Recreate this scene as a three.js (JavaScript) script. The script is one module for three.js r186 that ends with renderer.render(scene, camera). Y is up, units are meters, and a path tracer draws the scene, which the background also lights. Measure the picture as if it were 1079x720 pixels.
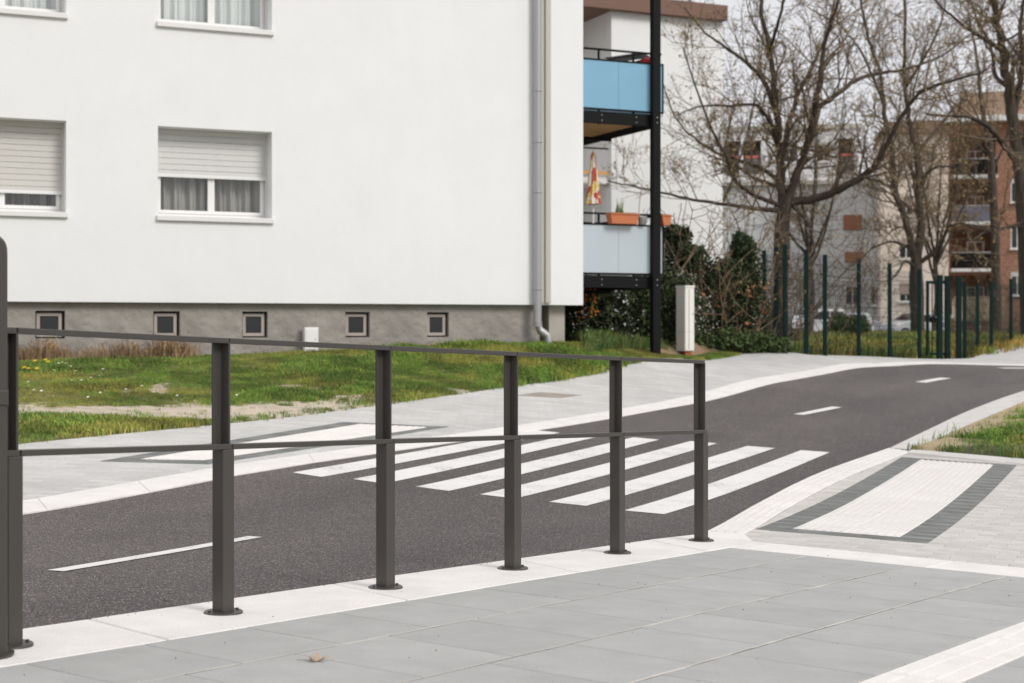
import * as THREE from 'three';
import { mergeGeometries } from 'three/addons/utils/BufferGeometryUtils.js';

// ------------------------------------------------------------ camera, sky, sun, exposure
const EYE = 1.25;                                   // eye height above the datum; h values below are relative to the eye
const scene = new THREE.Scene();
const camera = new THREE.PerspectiveCamera(2 * Math.atan(360 / 1550) * 180 / Math.PI, 1079 / 720, 0.1, 1500);
camera.position.set(0, EYE, 0);
camera.lookAt(0, EYE, -10);
camera.setViewOffset(1079, 720, 0, 17, 1079, 720);  // lens shift: verticals stay vertical
camera.focus = 7.1; camera.userData.fStop = 4.0;
camera.updateProjectionMatrix();
const renderer = new THREE.WebGLRenderer({ antialias: true });
renderer.setSize(1079, 720);
renderer.toneMapping = THREE.LinearToneMapping;
renderer.toneMappingExposure = 1.0;
renderer.shadowMap.enabled = true;

let seed = 12345;
function rnd() { seed |= 0; seed = seed + 0x6D2B79F5 | 0; let t = Math.imul(seed ^ seed >>> 15, 1 | seed); t = t + Math.imul(t ^ t >>> 7, 61 | t) ^ t; return ((t ^ t >>> 14) >>> 0) / 4294967296; }
const R = (a, b) => a + (b - a) * rnd();
function hash(x, y) { let n = Math.imul(x | 0, 374761393) + Math.imul(y | 0, 668265263); n = Math.imul(n ^ n >>> 13, 1274126177); return ((n ^ n >>> 16) >>> 0) / 4294967296; }
function vnoise(x, y) { const i = Math.floor(x), j = Math.floor(y), f = x - i, g = y - j, u = f * f * (3 - 2 * f), v = g * g * (3 - 2 * g);
  return (hash(i, j) * (1 - u) + hash(i + 1, j) * u) * (1 - v) + (hash(i, j + 1) * (1 - u) + hash(i + 1, j + 1) * u) * v; }
function fbm(x, y, o = 4) { let s = 0, a = .5, t = 0; for (let k = 0; k < o; k++) { s += a * vnoise(x, y); t += a; a *= .5; x = x * 2.03 + 17.1; y = y * 2.03 + 9.7; } return s / t; }
const clamp = (x, a, b) => Math.min(b, Math.max(a, x));
const smooth = (a, b, x) => { const t = clamp((x - a) / (b - a), 0, 1); return t * t * (3 - 2 * t); };

{ // bright overcast sky with thin uneven cloud
  const w = 512, h = 256, d = new Float32Array(w * h * 4);
  for (let j = 0; j < h; j++) for (let i = 0; i < w; i++) {
    const el = (j + .5) / h * Math.PI - Math.PI / 2, az = i / w * Math.PI * 2, s = Math.max(0, Math.sin(el));
    const cx = Math.cos(az) * 3, cy = Math.sin(az) * 3, c = fbm(cx + 20 + s * 4, cy + 20 + el * 2.2, 5) - .5;
    const L = (.74 + .3 * s) * (1 + .22 * c), o = (j * w + i) * 4;
    const g = el < 0 ? .55 : 1;
    d[o] = L * .99 * g; d[o + 1] = L * .99 * g; d[o + 2] = L * 1.035 * g; d[o + 3] = 1;
  }
  const t = new THREE.DataTexture(d, w, h, THREE.RGBAFormat, THREE.FloatType);
  t.mapping = THREE.EquirectangularReflectionMapping; t.magFilter = THREE.LinearFilter; t.minFilter = THREE.LinearFilter; t.needsUpdate = true;
  scene.background = t; scene.environment = t;
}
const sun = new THREE.DirectionalLight(new THREE.Color().setRGB(1, .965, .915), 2.0);
sun.position.set(24, 25, 6); sun.target.position.set(0, 0, -14); scene.add(sun, sun.target);
sun.castShadow = true; sun.shadow.radius = 38; sun.shadow.mapSize.set(2048, 2048);
Object.assign(sun.shadow.camera, { left: -40, right: 40, top: 40, bottom: -40, near: 1, far: 120 });

// ------------------------------------------------------------ naming helpers
const taken = {};
function numbered(n) { const k = taken[n] = (taken[n] ?? -1) + 1; return k ? n + '_' + String(k).padStart(3, '0') : n; }
function shadows(o) { o.castShadow = o.receiveShadow = true; return o; }
function top(o, name, label, category, group) { o.name = numbered(name); scene.add(o); if (label) o.userData.label = label; if (category) o.userData.category = category; if (group) o.userData.group = group; return o; }
function structure(o, name, label) { o.name = numbered(name); o.userData.kind = 'structure'; if (label) o.userData.label = label; scene.add(o); return o; }
function part(geo, mat, name, parent) { const m = shadows(new THREE.Mesh(geo, mat)); m.name = name; parent.add(m); return m; }
function mesh(geo, mat) { return shadows(new THREE.Mesh(geo, mat)); }
const box = (w, h, d, x = 0, y = 0, z = 0) => new THREE.BoxGeometry(w, h, d).translate(x, y, z);
const cyl = (r0, r1, h, n, x = 0, y = 0, z = 0) => new THREE.CylinderGeometry(r0, r1, h, n).translate(x, y, z);
const merge = (l) => mergeGeometries(l.map((g) => { const q = g.index ? g.toNonIndexed() : g; for (const k of Object.keys(q.attributes)) if (!['position', 'normal', 'uv'].includes(k)) q.deleteAttribute(k); return q; }));
// box with chamfered edges
function cbox(w, h, d, c, x = 0, y = 0, z = 0) {
  const s = new THREE.Shape(), a = w / 2 - c, b = h / 2 - c;
  s.moveTo(-a, -b); s.lineTo(a, -b); s.lineTo(a, b); s.lineTo(-a, b); s.closePath();
  return new THREE.ExtrudeGeometry(s, { depth: d - 2 * c, bevelEnabled: true, bevelThickness: c, bevelSize: c, bevelSegments: 1 }).translate(x, y, z - d / 2 + c);
}

// ------------------------------------------------------------ textures (colour, grain and relief only)
function dataTex(w, h, f, srgb, rep = 1) {
  const d = new Uint8Array(w * h * 4);
  for (let j = 0; j < h; j++) for (let i = 0; i < w; i++) { const c = f(i, j), o = (j * w + i) * 4; if (Array.isArray(c)) { d[o] = c[0]; d[o + 1] = c[1]; d[o + 2] = c[2]; } else d[o] = d[o + 1] = d[o + 2] = c; d[o + 3] = 255; }
  const t = new THREE.DataTexture(d, w, h); t.wrapS = t.wrapT = THREE.RepeatWrapping; t.magFilter = THREE.LinearFilter; t.minFilter = THREE.LinearMipmapLinearFilter; t.generateMipmaps = true;
  if (srgb) t.colorSpace = THREE.SRGBColorSpace; t.repeat.set(rep, rep); t.needsUpdate = true; return t;
}
// tileable value noise
function tnoise(x, y, p) { const i = Math.floor(x), j = Math.floor(y), f = x - i, g = y - j, u = f * f * (3 - 2 * f), v = g * g * (3 - 2 * g), m = (a) => ((a % p) + p) % p;
  return (hash(m(i), m(j) + 57 * p) * (1 - u) + hash(m(i + 1), m(j) + 57 * p) * u) * (1 - v) + (hash(m(i), m(j + 1) + 57 * p) * (1 - u) + hash(m(i + 1), m(j + 1) + 57 * p) * u) * v; }
function tfbm(x, y, p, o = 4) { let s = 0, a = .5, t = 0; for (let k = 0; k < o; k++) { s += a * tnoise(x, y, p); t += a; a *= .5; x *= 2; y *= 2; p *= 2; } return s / t; }
const S = (x) => clamp(Math.round(x), 0, 255);
// asphalt: packed stones
const aspN = 1024, aspCell = 128, asph = new Float32Array(aspN * aspN), asphEdge = new Float32Array(aspN * aspN);
for (let j = 0; j < aspN; j++) for (let i = 0; i < aspN; i++) {
  const u = i / aspN * aspCell, v = j / aspN * aspCell, ci = Math.floor(u), cj = Math.floor(v); let b = 9, b2 = 9, id = 0;
  for (let y = -1; y <= 1; y++) for (let x = -1; x <= 1; x++) { const a = (ci + x + aspCell) % aspCell, c = (cj + y + aspCell) % aspCell, px = ci + x + .15 + .7 * hash(a, c + 999), py = cj + y + .15 + .7 * hash(a + 777, c), q = (px - u) ** 2 + (py - v) ** 2; if (q < b) { b2 = b; b = q; id = hash(a + 31, c + 77); } else if (q < b2) b2 = q; }
  asph[j * aspN + i] = id; asphEdge[j * aspN + i] = Math.sqrt(b2) - Math.sqrt(b);
}
const texAsphalt = dataTex(aspN, aspN, (i, j) => { const k = j * aspN + i, s = asph[k], e = clamp(asphEdge[k] * 3, 0, 1); const g = 54 + e * (34 + 54 * s * s + (s > .95 ? 50 : 0) - (s < .14 ? 30 : 0)); return [S(g * 1.05), S(g * .985), S(g * .965)]; }, true);
const texAsphaltB = dataTex(aspN, aspN, (i, j) => { const k = j * aspN + i; return S(clamp(asphEdge[k] * 2.2, 0, 1) * (130 + 125 * asph[k])); }, false);
const speckle = (base, amp, spots, tint, n = 512, coarse = 40) => dataTex(n, n, (i, j) => { const f = tfbm(i / n * 8, j / n * 8, 8, 4) - .5, s = hash(i, j), q = hash(i >> 1, j >> 1); let g = base + f * coarse + (s - .5) * amp; if (q > 1 - spots) g -= 46 * hash(i + 5, j); return [S(g * tint[0]), S(g * tint[1]), S(g * tint[2])]; }, true);
const texWhiteConc = speckle(219, 18, .014, [1, .98, .958], 512, 18);
const texSlab = speckle(176, 13, .009, [1.0, 1, .99], 512, 15);
const texPaver = speckle(196, 18, .01, [1.01, .993, .97], 512, 20);
const texDarkPaver = speckle(116, 22, .01, [.98, 1, 1.0], 512, 34);
const texRough = dataTex(512, 512, (i, j) => S(110 + 70 * (tfbm(i / 512 * 8, j / 512 * 8, 8, 5) - .5) * 2 + 70 * (hash(i, j) - .5)), false);
const texPaint = dataTex(512, 512, (i, j) => { const f = tfbm(i / 512 * 6, j / 512 * 6, 6, 5), w = smooth(.56, .8, f + (hash(i, j) - .5) * .3), pit = tfbm(i / 512 * 64, j / 512 * 64, 64, 2) > .74 - .1 * w ? 1 : 0; const g = 224 - 10 * hash(i, j) - w * 10 - pit * (12 + 22 * w); return [S(g), S(g * .99), S(g * .975)]; }, true);
const texPlaster = dataTex(1024, 1024, (i, j) => { const f = tfbm(i / 1024 * 5, j / 1024 * 5, 5, 6) - .5, st = tfbm(i / 1024 * 24, j / 1024 * 3, 24, 3) - .5; const g = 235 + f * 7 + st * 2 + (hash(i, j) - .5) * 6; return [S(g), S(g), S(g * .998)]; }, true);
const texPlasterB = dataTex(512, 512, (i, j) => S(128 + 130 * (tfbm(i / 512 * 40, j / 512 * 40, 40, 3) - .5)), false);
const texRender = dataTex(512, 512, (i, j) => { const f = tfbm(i / 512 * 6, j / 512 * 6, 6, 5) - .5; const g = 150 + f * 26 + (hash(i, j) - .5) * 14; return [S(g * 1.0), S(g * .965), S(g * .92)]; }, true);
const texRenderB = dataTex(512, 512, (i, j) => S(255 * tfbm(i / 512 * 14, j / 512 * 14, 14, 4)), false);
const texBark = dataTex(256, 512, (i, j) => { const f = tfbm(i / 256 * 14, j / 512 * 5, 14, 4); const g = 54 + f * 60; return [S(g * 1.05), S(g * .95), S(g * .85)]; }, true);
const texSoil = dataTex(512, 512, (i, j) => { const f = tfbm(i / 512 * 10, j / 512 * 10, 10, 5); const g = 236 + (f - .5) * 50 + (hash(i, j) - .5) * 30; return [S(g), S(g), S(g)]; }, true);
const texWalk = (() => { // 20 x 10 cm running-bond paving seen from far: 2 m tile, joints of about a pixel
  return dataTex(1024, 1024, (i, j) => { const row = Math.floor(j / 51.2), off = row % 2 ? 51.2 : 0, u = ((i + off) % 102.4), v = j % 51.2, joint = (u < 2.4 || v < 2.4) ? 1 : 0, id = hash(Math.floor(((i + off) % 1024) / 102.4), row); const f = tfbm(i / 1024 * 8, j / 1024 * 8, 8, 4) - .5; const g = 189 + (id - .5) * 12 + f * 16 + (hash(i, j) - .5) * 14 - joint * 20; return [S(g), S(g * .99), S(g * .972)]; }, true);
})();

// ------------------------------------------------------------ materials
const rgb = (r, g, b) => new THREE.Color().setRGB(r, g, b);
const std = (o) => new THREE.MeshStandardMaterial({ roughness: .9, metalness: 0, side: THREE.DoubleSide, ...o });
const M = {
  asphalt: std({ map: texAsphalt, bumpMap: texAsphaltB, bumpScale: .004, roughness: .88, vertexColors: true }),
  whiteConc: std({ map: texWhiteConc, bumpMap: texRough, bumpScale: .001, roughness: .85 }),
  greyKerb: std({ map: texPaver, color: rgb(.98, .98, .98), bumpMap: texRough, bumpScale: .001 }),
  slabs: [1, .97, 1.02, .985, 1.03].map((k) => std({ map: texSlab, color: rgb(.84 * k, .84 * k, .825 * k), bumpMap: texRough, bumpScale: .0008, roughness: .78 })),
  joint: std({ map: texPaver, color: rgb(1.0, .96, .9) }),
  jointMid: std({ map: texPaver, color: rgb(.7, .68, .65) }),
  jointDark: std({ map: texPaver, color: rgb(.42, .4, .37) }),
  pavers: [1, .93, 1.05, .97].map((k) => std({ map: texPaver, color: rgb(.92 * k, .91 * k, .89 * k), bumpMap: texRough, bumpScale: .0012 })),
  darkPavers: [1, .86, 1.12].map((k) => std({ map: texDarkPaver, color: rgb(1.02 * k, 1.0 * k, .95 * k), bumpMap: texRough, bumpScale: .0015 })),
  walk: std({ map: texWalk, bumpMap: texRough, bumpScale: .001, vertexColors: true }),
  paint: std({ map: texPaint, roughness: .7 }),
  steel: std({ color: rgb(.066, .06, .054), metalness: .2, roughness: .4, bumpMap: texRough, bumpScale: .0002 }),
  plaster: std({ map: texPlaster, bumpMap: texPlasterB, bumpScale: .003, roughness: .95 }),
  plinth: std({ map: texRender, bumpMap: texRenderB, bumpScale: .03, roughness: .97 }),
  white: std({ color: rgb(.8, .79, .77), roughness: .45 }),
  sill: std({ color: rgb(.78, .77, .75), roughness: .6 }),
  shutter: std({ color: rgb(.66, .655, .63), roughness: .55 }),
  shutterBeige: std({ color: rgb(.62, .6, .56), roughness: .55 }),
  glass: new THREE.MeshPhysicalMaterial({ color: rgb(.95, .97, .97), transmission: 1, thickness: 0, roughness: .02, ior: 1.5, side: THREE.DoubleSide }),
  darkGlass: std({ color: rgb(.03, .03, .032), roughness: .08 }),
  black: new THREE.MeshPhysicalMaterial({ color: rgb(.007, .007, .0075), roughness: .6, specularIntensity: .3 }),
  zinc: std({ color: rgb(.42, .42, .42), metalness: .55, roughness: .45 }),
  beigeMetal: std({ color: rgb(.5, .48, .43), metalness: .1, roughness: .6 }),
  basementFrame: std({ color: rgb(.42, .37, .34), roughness: .8 }),
  fence: new THREE.MeshPhysicalMaterial({ color: rgb(.004, .02, .019), roughness: .7, specularIntensity: .3 }),
  bark: std({ map: texBark, color: rgb(.6, .55, .51), bumpMap: texBark, bumpScale: .02 }),
  twig: std({ color: rgb(.15, .108, .07) }),
  bud: std({ color: rgb(.34, .24, .1) }),
};
// ------------------------------------------------------------ terrain
const pl = (X, D) => [X, D, -1.0196 - .0233 * (X + 1.595) - .0351 * (D - 4.655)];
const CP = [pl(-1.6, 4.65), pl(1.05, 8.2), pl(-.27, 6.45), pl(.5, 3), pl(3, 5.4), pl(4.5, 8), pl(-4, 4.6), pl(-1, 1.5), pl(4, 2.3),
  [0, 10.1, -1.24], [3.2, 10.5, -1.285], [-3, 8.7, -1.16], [-4.6, 12.4, -1.0], [-7, 9.7, -1.08],
  [6.4, 18.6, -1.15], [4, 14, -1.23], [9, 12.4, -1.25], [9, 24, -1.0], [3.5, 18.1, -1.1], [6.8, 24.8, -.95], [1.2, 17.3, -1.05],
  [-7, 20.3, -.48], [-3, 22, -.42], [1, 23.8, -.29], [-14, 17, -.5], [2.68, 20, -1.0], [4.44, 23.5, -.87], [6.87, 28.2, -.79], [3.17, 27, -.61], [1.2, 21.8, -.73],
  [5.35, 28.8, -.53], [5.9, 29.5, -.57], [7.55, 32, -.66], [8.55, 33.3, -.72], [9.75, 35.2, -.79], [10.9, 36.5, -.8], [12.4, 39.5, -.78], [14.6, 43, -.54],
  [11.4, 32.7, -.88], [7.0, 30, -.74], [17, 40, -.62], [14, 36, -.8], [3, 30, -.5], [-2, 32, -.3], [20, 55, -.8], [10, 50, -.82], [0, 50, -.8], [22, 30, -.9]];
const tps = (() => { // thin-plate spline through the surveyed levels
  const n = CP.length, m = n + 3, A = [], U = (q) => q > 0 ? q * Math.log(q) : 0;
  for (let i = 0; i < m; i++) A.push(new Float64Array(m + 1));
  for (let i = 0; i < n; i++) { for (let j = 0; j < n; j++) A[i][j] = U((CP[i][0] - CP[j][0]) ** 2 + (CP[i][1] - CP[j][1]) ** 2) + (i === j ? 1 : 0);
    A[i][n] = A[n][i] = 1; A[i][n + 1] = A[n + 1][i] = CP[i][0]; A[i][n + 2] = A[n + 2][i] = CP[i][1]; A[i][m] = CP[i][2]; }
  for (let c = 0; c < m; c++) { let p = c; for (let r = c + 1; r < m; r++) if (Math.abs(A[r][c]) > Math.abs(A[p][c])) p = r; [A[c], A[p]] = [A[p], A[c]];
    for (let r = 0; r < m; r++) if (r !== c) { const f = A[r][c] / A[c][c]; if (f) for (let k = c; k <= m; k++) A[r][k] -= f * A[c][k]; } }
  const w = A.map((r, i) => r[m] / r[i]);
  return (X, D) => { let s = w[n] + w[n + 1] * X + w[n + 2] * D; for (let i = 0; i < n; i++) { const q = (X - CP[i][0]) ** 2 + (D - CP[i][1]) ** 2; if (q > 0) s += w[i] * q * Math.log(q); } return s; };
})();
const FAR = -.7;
function G(X, D) { const f = Math.max(smooth(44, 55, D), smooth(18, 26, Math.abs(X - 2)), 1 - smooth(-6, 0, D)); return f >= 1 ? FAR : tps(X, D) * (1 - f) + FAR * f; }
const gy = (X, D) => G(X, D) + EYE;
const V = (X, D, h) => new THREE.Vector3(X, h + EYE, -D);

function resample(pts, n) { const L = [0]; for (let i = 1; i < pts.length; i++) L.push(L[i - 1] + Math.hypot(pts[i][0] - pts[i - 1][0], pts[i][1] - pts[i - 1][1]));
  const c = new THREE.CatmullRomCurve3(pts.map((p) => new THREE.Vector3(p[0], p[1], 0)), false, 'centripetal'); const out = [];
  for (let k = 0; k <= n; k++) { const p = c.getPointAt(k / n); out.push([p.x, p.y]); } return out; }
// a draped sheet between two lines; colour(X, D) gives a vertex colour
function strip(a, b, n, m, off, colour) {
  const A = resample(a, n), B = resample(b, n), pos = [], uv = [], col = [], idx = [];
  for (let i = 0; i <= n; i++) for (let j = 0; j <= m; j++) { const f = j / m, X = A[i][0] * (1 - f) + B[i][0] * f, D = A[i][1] * (1 - f) + B[i][1] * f, o = typeof off === 'function' ? off(X, D, f) : off;
    pos.push(X, gy(X, D) + o, -D); uv.push(X, D); const c = colour ? colour(X, D) : [1, 1, 1]; col.push(...c);
    if (i < n && j < m) { const k = i * (m + 1) + j; idx.push(k, k + 1, k + m + 1, k + 1, k + m + 2, k + m + 1); } }
  const g = new THREE.BufferGeometry(); g.setAttribute('position', new THREE.Float32BufferAttribute(pos, 3)); g.setAttribute('uv', new THREE.Float32BufferAttribute(uv, 2)); g.setAttribute('color', new THREE.Float32BufferAttribute(col, 3)); g.setIndex(idx); g.computeVertexNormals();
  const nn = g.attributes.normal; if (nn.getY(0) < 0) { for (let i = 0; i < idx.length; i += 3) { const t = idx[i]; idx[i] = idx[i + 1]; idx[i + 1] = t; } g.setIndex(idx); g.computeVertexNormals(); }
  return g;
}
function uvScale(g, k) { const u = g.attributes.uv; for (let i = 0; i < u.count; i++) u.setXY(i, u.getX(i) * k, u.getY(i) * k); return g; }
// a block with a convex outline lying on the terrain, edges chamfered
function block(poly, off, depth, ch, uvk = 1, uo = [0, 0], tilt = 0) {
  let ar = 0; for (let i = 0; i < poly.length; i++) { const p = poly[i], q = poly[(i + 1) % poly.length]; ar += p[0] * q[1] - q[0] * p[1]; } if (ar < 0) poly = poly.slice().reverse();
  const n = poly.length, c = poly.reduce((s, p) => [s[0] + p[0] / n, s[1] + p[1] / n], [0, 0]), tx = (rnd() - .5) * tilt, ty = (rnd() - .5) * tilt;
  const inset = poly.map((p, i) => { const a = poly[(i + n - 1) % n], b = poly[(i + 1) % n]; let u = [p[0] - a[0], p[1] - a[1]], v = [b[0] - p[0], b[1] - p[1]]; const lu = Math.hypot(...u) || 1e-6, lv = Math.hypot(...v) || 1e-6; const nx = -u[1] / lu - v[1] / lv, ny = u[0] / lu + v[0] / lv, l2 = nx * nx + ny * ny || 1; return [p[0] + nx * ch * 2 / l2, p[1] + ny * ch * 2 / l2]; });
  const H = (p, o) => gy(p[0], p[1]) + o + tx * (p[0] - c[0]) + ty * (p[1] - c[1]);
  const pos = [], uv = [], tri = (...v) => v.forEach(([p, o]) => { pos.push(p[0], H(p, o), -p[1]); uv.push(p[0] * uvk + uo[0], p[1] * uvk + uo[1]); });
  for (let i = 1; i < n - 1; i++) tri([inset[0], off], [inset[i], off], [inset[i + 1], off]);
  for (let i = 0; i < n; i++) { const k = (i + 1) % n, a = [inset[i], off], b = [inset[k], off], a2 = [poly[i], off - ch], b2 = [poly[k], off - ch], a3 = [poly[i], off - depth], b3 = [poly[k], off - depth]; tri(a, a2, b2); tri(a, b2, b); tri(a2, a3, b3); tri(a2, b3, b2); }
  const g = new THREE.BufferGeometry(); g.setAttribute('position', new THREE.Float32BufferAttribute(pos, 3)); g.setAttribute('uv', new THREE.Float32BufferAttribute(uv, 2)); g.computeVertexNormals(); return g;
}
function clip(poly, p, q) { // keep what lies left of p -> q
  const out = [], s = (a) => (q[0] - p[0]) * (a[1] - p[1]) - (q[1] - p[1]) * (a[0] - p[0]);
  for (let i = 0; i < poly.length; i++) { const a = poly[i], b = poly[(i + 1) % poly.length], sa = s(a), sb = s(b); if (sa >= 0) out.push(a); if (sa * sb < 0) { const t = sa / (sa - sb); out.push([a[0] + (b[0] - a[0]) * t, a[1] + (b[1] - a[1]) * t]); } }
  return out; }
const area = (p) => { let a = 0; for (let i = 0; i < p.length; i++) { const q = p[(i + 1) % p.length]; a += p[i][0] * q[1] - q[0] * p[i][1]; } return Math.abs(a / 2); };

{ // base ground to the horizon
  const xs = [], ds = []; for (let x = -26; x <= 30; x += .5) xs.push(x); for (const x of [40, 60, 100, 200, 500]) { xs.push(x); xs.unshift(-x); }
  for (let d = -8; d <= 60; d += .5) ds.push(d); for (const d of [70, 90, 130, 250, 700]) ds.push(d); ds.unshift(-60, -20);
  const pos = [], uv = [], col = [], idx = [];
  ds.forEach((D, j) => xs.forEach((X, i) => { pos.push(X, gy(X, D) - .07, -D); uv.push(X, D); const f = fbm(X * .35, D * .35), k = smooth(.35, .65, f); col.push(.1 + .05 * k, .1 + .035 * k, .045 + .025 * k);
    if (i < xs.length - 1 && j < ds.length - 1) { const k2 = j * xs.length + i; idx.push(k2, k2 + 1, k2 + xs.length, k2 + 1, k2 + xs.length + 1, k2 + xs.length); } }));
  const g = new THREE.BufferGeometry(); g.setAttribute('position', new THREE.Float32BufferAttribute(pos, 3)); g.setAttribute('uv', new THREE.Float32BufferAttribute(uv, 2)); g.setAttribute('color', new THREE.Float32BufferAttribute(col, 3)); g.setIndex(idx); g.computeVertexNormals();
  structure(mesh(g, std({ map: texSoil, vertexColors: true })), 'ground', 'rough grassy ground stretching away beyond the fence');
}
// ---- lines surveyed on the ground, [X, D] in metres
const roadL = [[-6, 2.4], [-5, 4.6], [-4, 6.9], [-3.029, 9.1], [-2.623, 10.09], [-2.265, 11.04], [-1.846, 11.92], [-1.216, 13.0], [-.371, 14.37], [.846, 16.39], [1.899, 18.4], [2.657, 19.84], [4.43, 23.46], [5.745, 26.1], [6.85, 28.11], [8.14, 30.3], [9.482, 31.6], [11.378, 32.45], [15, 33], [20, 33.2], [24, 33]];
const kerbLo = [[-6.25, 2.9], [-5.22, 5.2], [-4.2, 7.5], [-3.226, 9.69], [-2.8, 10.7], [-2.5, 11.45], [-2.08, 12.2], [-1.4, 13.35], [-.52, 14.8], [.69, 16.85], [1.72, 18.85], [2.46, 20.3], [4.23, 23.9], [5.52, 26.5], [6.6, 28.5], [7.9, 30.65], [9.35, 32.05], [11.3, 32.9], [15, 33.45], [20, 33.65], [24, 33.45]];
const roadR = [[-4.4, 1.1], [-3, 3.1], [-1.66, 4.996], [-1.132, 5.751], [-.469, 6.613], [.58, 8.0], [.913, 8.42], [1.161, 8.775], [1.762, 10.506], [2.558, 12.389], [3.73, 14.55], [4.765, 16.73], [6.2, 19.75], [8.05, 23.1], [9.6, 25.4], [11.6, 27.5], [14, 28.8], [18, 29.5], [24, 29.8]];
const grassL = [[-9.2, 5], [-7.6, 7.4], [-6, 9.8], [-4.207, 12.54], [-3.452, 13.72], [-2.388, 15.42], [-1.045, 18.0], [.263, 20.4], [1.43, 22.17], [2.41, 23.9], [3.55, 26.9], [4.4, 28.3], [5.3, 28.95], [6.2, 30.75], [6.74, 31.4], [7.59, 32.0], [8.575, 33.2], [9.741, 34.9], [11.2, 36.1], [12.4, 39.2], [13.2, 40.4], [14.6, 42.9], [17, 47]];
const shade = (lo, hi, s, p = 0) => (X, D) => { const f = lo + (hi - lo) * fbm(X * s + p, D * s + p, 4); return [f, f, f]; };
{ // asphalt path, patchy from wear and laid in two passes
  const g = strip(roadL, roadR, 220, 24, -.012, (X, D) => { const u = X * .44 + D * .9, v = X * .9 - D * .44, f = .74 + .42 * fbm(u * .35 + 4, v * 1.6, 4) + .14 * (fbm(X * 4.5, D * 4.5, 3) - .5) + .14 * smooth(.5, .7, fbm(X * .35 + 9, D * .35)); return [f * 1.01, f, f]; });
  const r = structure(mesh(uvScale(g, 1 / .9), M.asphalt), 'road', 'dark grey asphalt path curving away to the right');
}
const sheetMarks = [];
function marking(poly, name, label, category, group, uo) {
  const e = []; const n = 14; const [a, b, c, d] = poly; // a->b long edge, d->c opposite
  const A = [], B = []; for (let i = 0; i <= n; i++) { const t = i / n; A.push([a[0] + (b[0] - a[0]) * t, a[1] + (b[1] - a[1]) * t]); B.push([d[0] + (c[0] - d[0]) * t, d[1] + (c[1] - d[1]) * t]); }
  const g = strip(A, B, n, 2, -.008); const u = g.attributes.uv; for (let i = 0; i < u.count; i++) u.setXY(i, u.getX(i) * .7 + uo, u.getY(i) * .7 + uo * 2.3);
  return top(mesh(g, M.paint), name, label, category, group);
}
{ // zebra crossing: six painted bars
  const near = [[-1.738, 11.64], [-1.231, 11.4], [-.723, 11.1], [-.233, 10.77], [.262, 10.43], [.761, 10.0]], far = [[.249, 15.41], [.669, 15.25], [1.245, 15.08], [1.806, 14.89], [2.333, 14.58], [2.81, 14.3]];
  const where = ['farthest bar, beside the left kerb', 'second bar from the left kerb', 'third bar from the left kerb', 'third bar from the tactile paving on the right', 'second bar from the tactile paving on the right', 'nearest bar, beside the dotted white kerb'];
  near.forEach((p, i) => { const q = far[i], w = [.255, -.19]; marking([p, q, [q[0] + w[0] * .98, q[1] + w[1] * .75], [p[0] + w[0], p[1] + w[1]]], 'crossing_stripe', 'white painted zebra stripe, ' + where[i], 'road marking', 'white bars of the zebra crossing', i * .37); });
  const dash = [[[-2.099, 6.64], [-1.476, 8.23], 'long white centre dash nearest the railing'], [[3.501, 18.3], [4.272, 19.65], 'white centre dash beyond the zebra crossing'], [[6.819, 24.87], [7.669, 26.3], 'farther white centre dash where the path bends'], [[10.19, 31.0], [11.1, 31.55], 'farthest short white dash near the gate']];
  dash.forEach(([a, b, l], i) => { const dx = b[0] - a[0], dy = b[1] - a[1], L = Math.hypot(dx, dy), w = [.09, .14, .19, .26][i], nx = dy / L * w, ny = -dx / L * w; marking([a, b, [b[0] + nx, b[1] + ny], [a[0] + nx, a[1] + ny]], 'centre_dash', l, 'road marking', 'white dashes along the middle of the path', i * .61 + .2); });
}
// kerbs laid as single blocks
function kerbRun(a, b, n, len, mats, name, label, off, pieceName = 'kerb_block', j0 = .004) {
  const root = structure(new THREE.Group(), name, label); const A = resample(a, n), B = resample(b, n); let L = 0, s = 0; const cuts = [0];
  for (let i = 1; i <= n; i++) { L += Math.hypot(A[i][0] - A[i - 1][0], A[i][1] - A[i - 1][1]); if (L - s >= len) { cuts.push(i); s = L; } } if (cuts[cuts.length - 1] < n) cuts.push(n);
  for (let k = 0; k < cuts.length - 1; k++) { const i = cuts[k], j = cuts[k + 1], lerp = (p, q, t) => [p[0] + (q[0] - p[0]) * t, p[1] + (q[1] - p[1]) * t], e = j0 / len; const a0 = lerp(A[i], A[j], e), a1 = lerp(A[j], A[i], e), b0 = lerp(B[i], B[j], e), b1 = lerp(B[j], B[i], e);
    part(block([a0, a1, b1, b0], off + R(-.001, .001), .1, .004, .9, [rnd(), rnd()]), mats[k % mats.length], pieceName, root); }
  return root;
}
kerbRun(roadL, kerbLo, 400, 1, [M.whiteConc], 'kerb_far', 'pale concrete kerb along the far edge of the path', .0, 'kerb_block', .0012);
{ // left walkway
  const g = strip(kerbLo.map((p) => p), grassL, 160, 30, (X, D, f) => -.002 + (f < .001 ? -.004 : 0), (X, D) => { const f = .88 + .24 * fbm(X * .5 + 3, D * .5, 4); return [f, f, f]; });
  structure(mesh(uvScale(g, .5), M.walk), 'pavement_far', 'light grey paved walkway beside the lawn');
}
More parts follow.
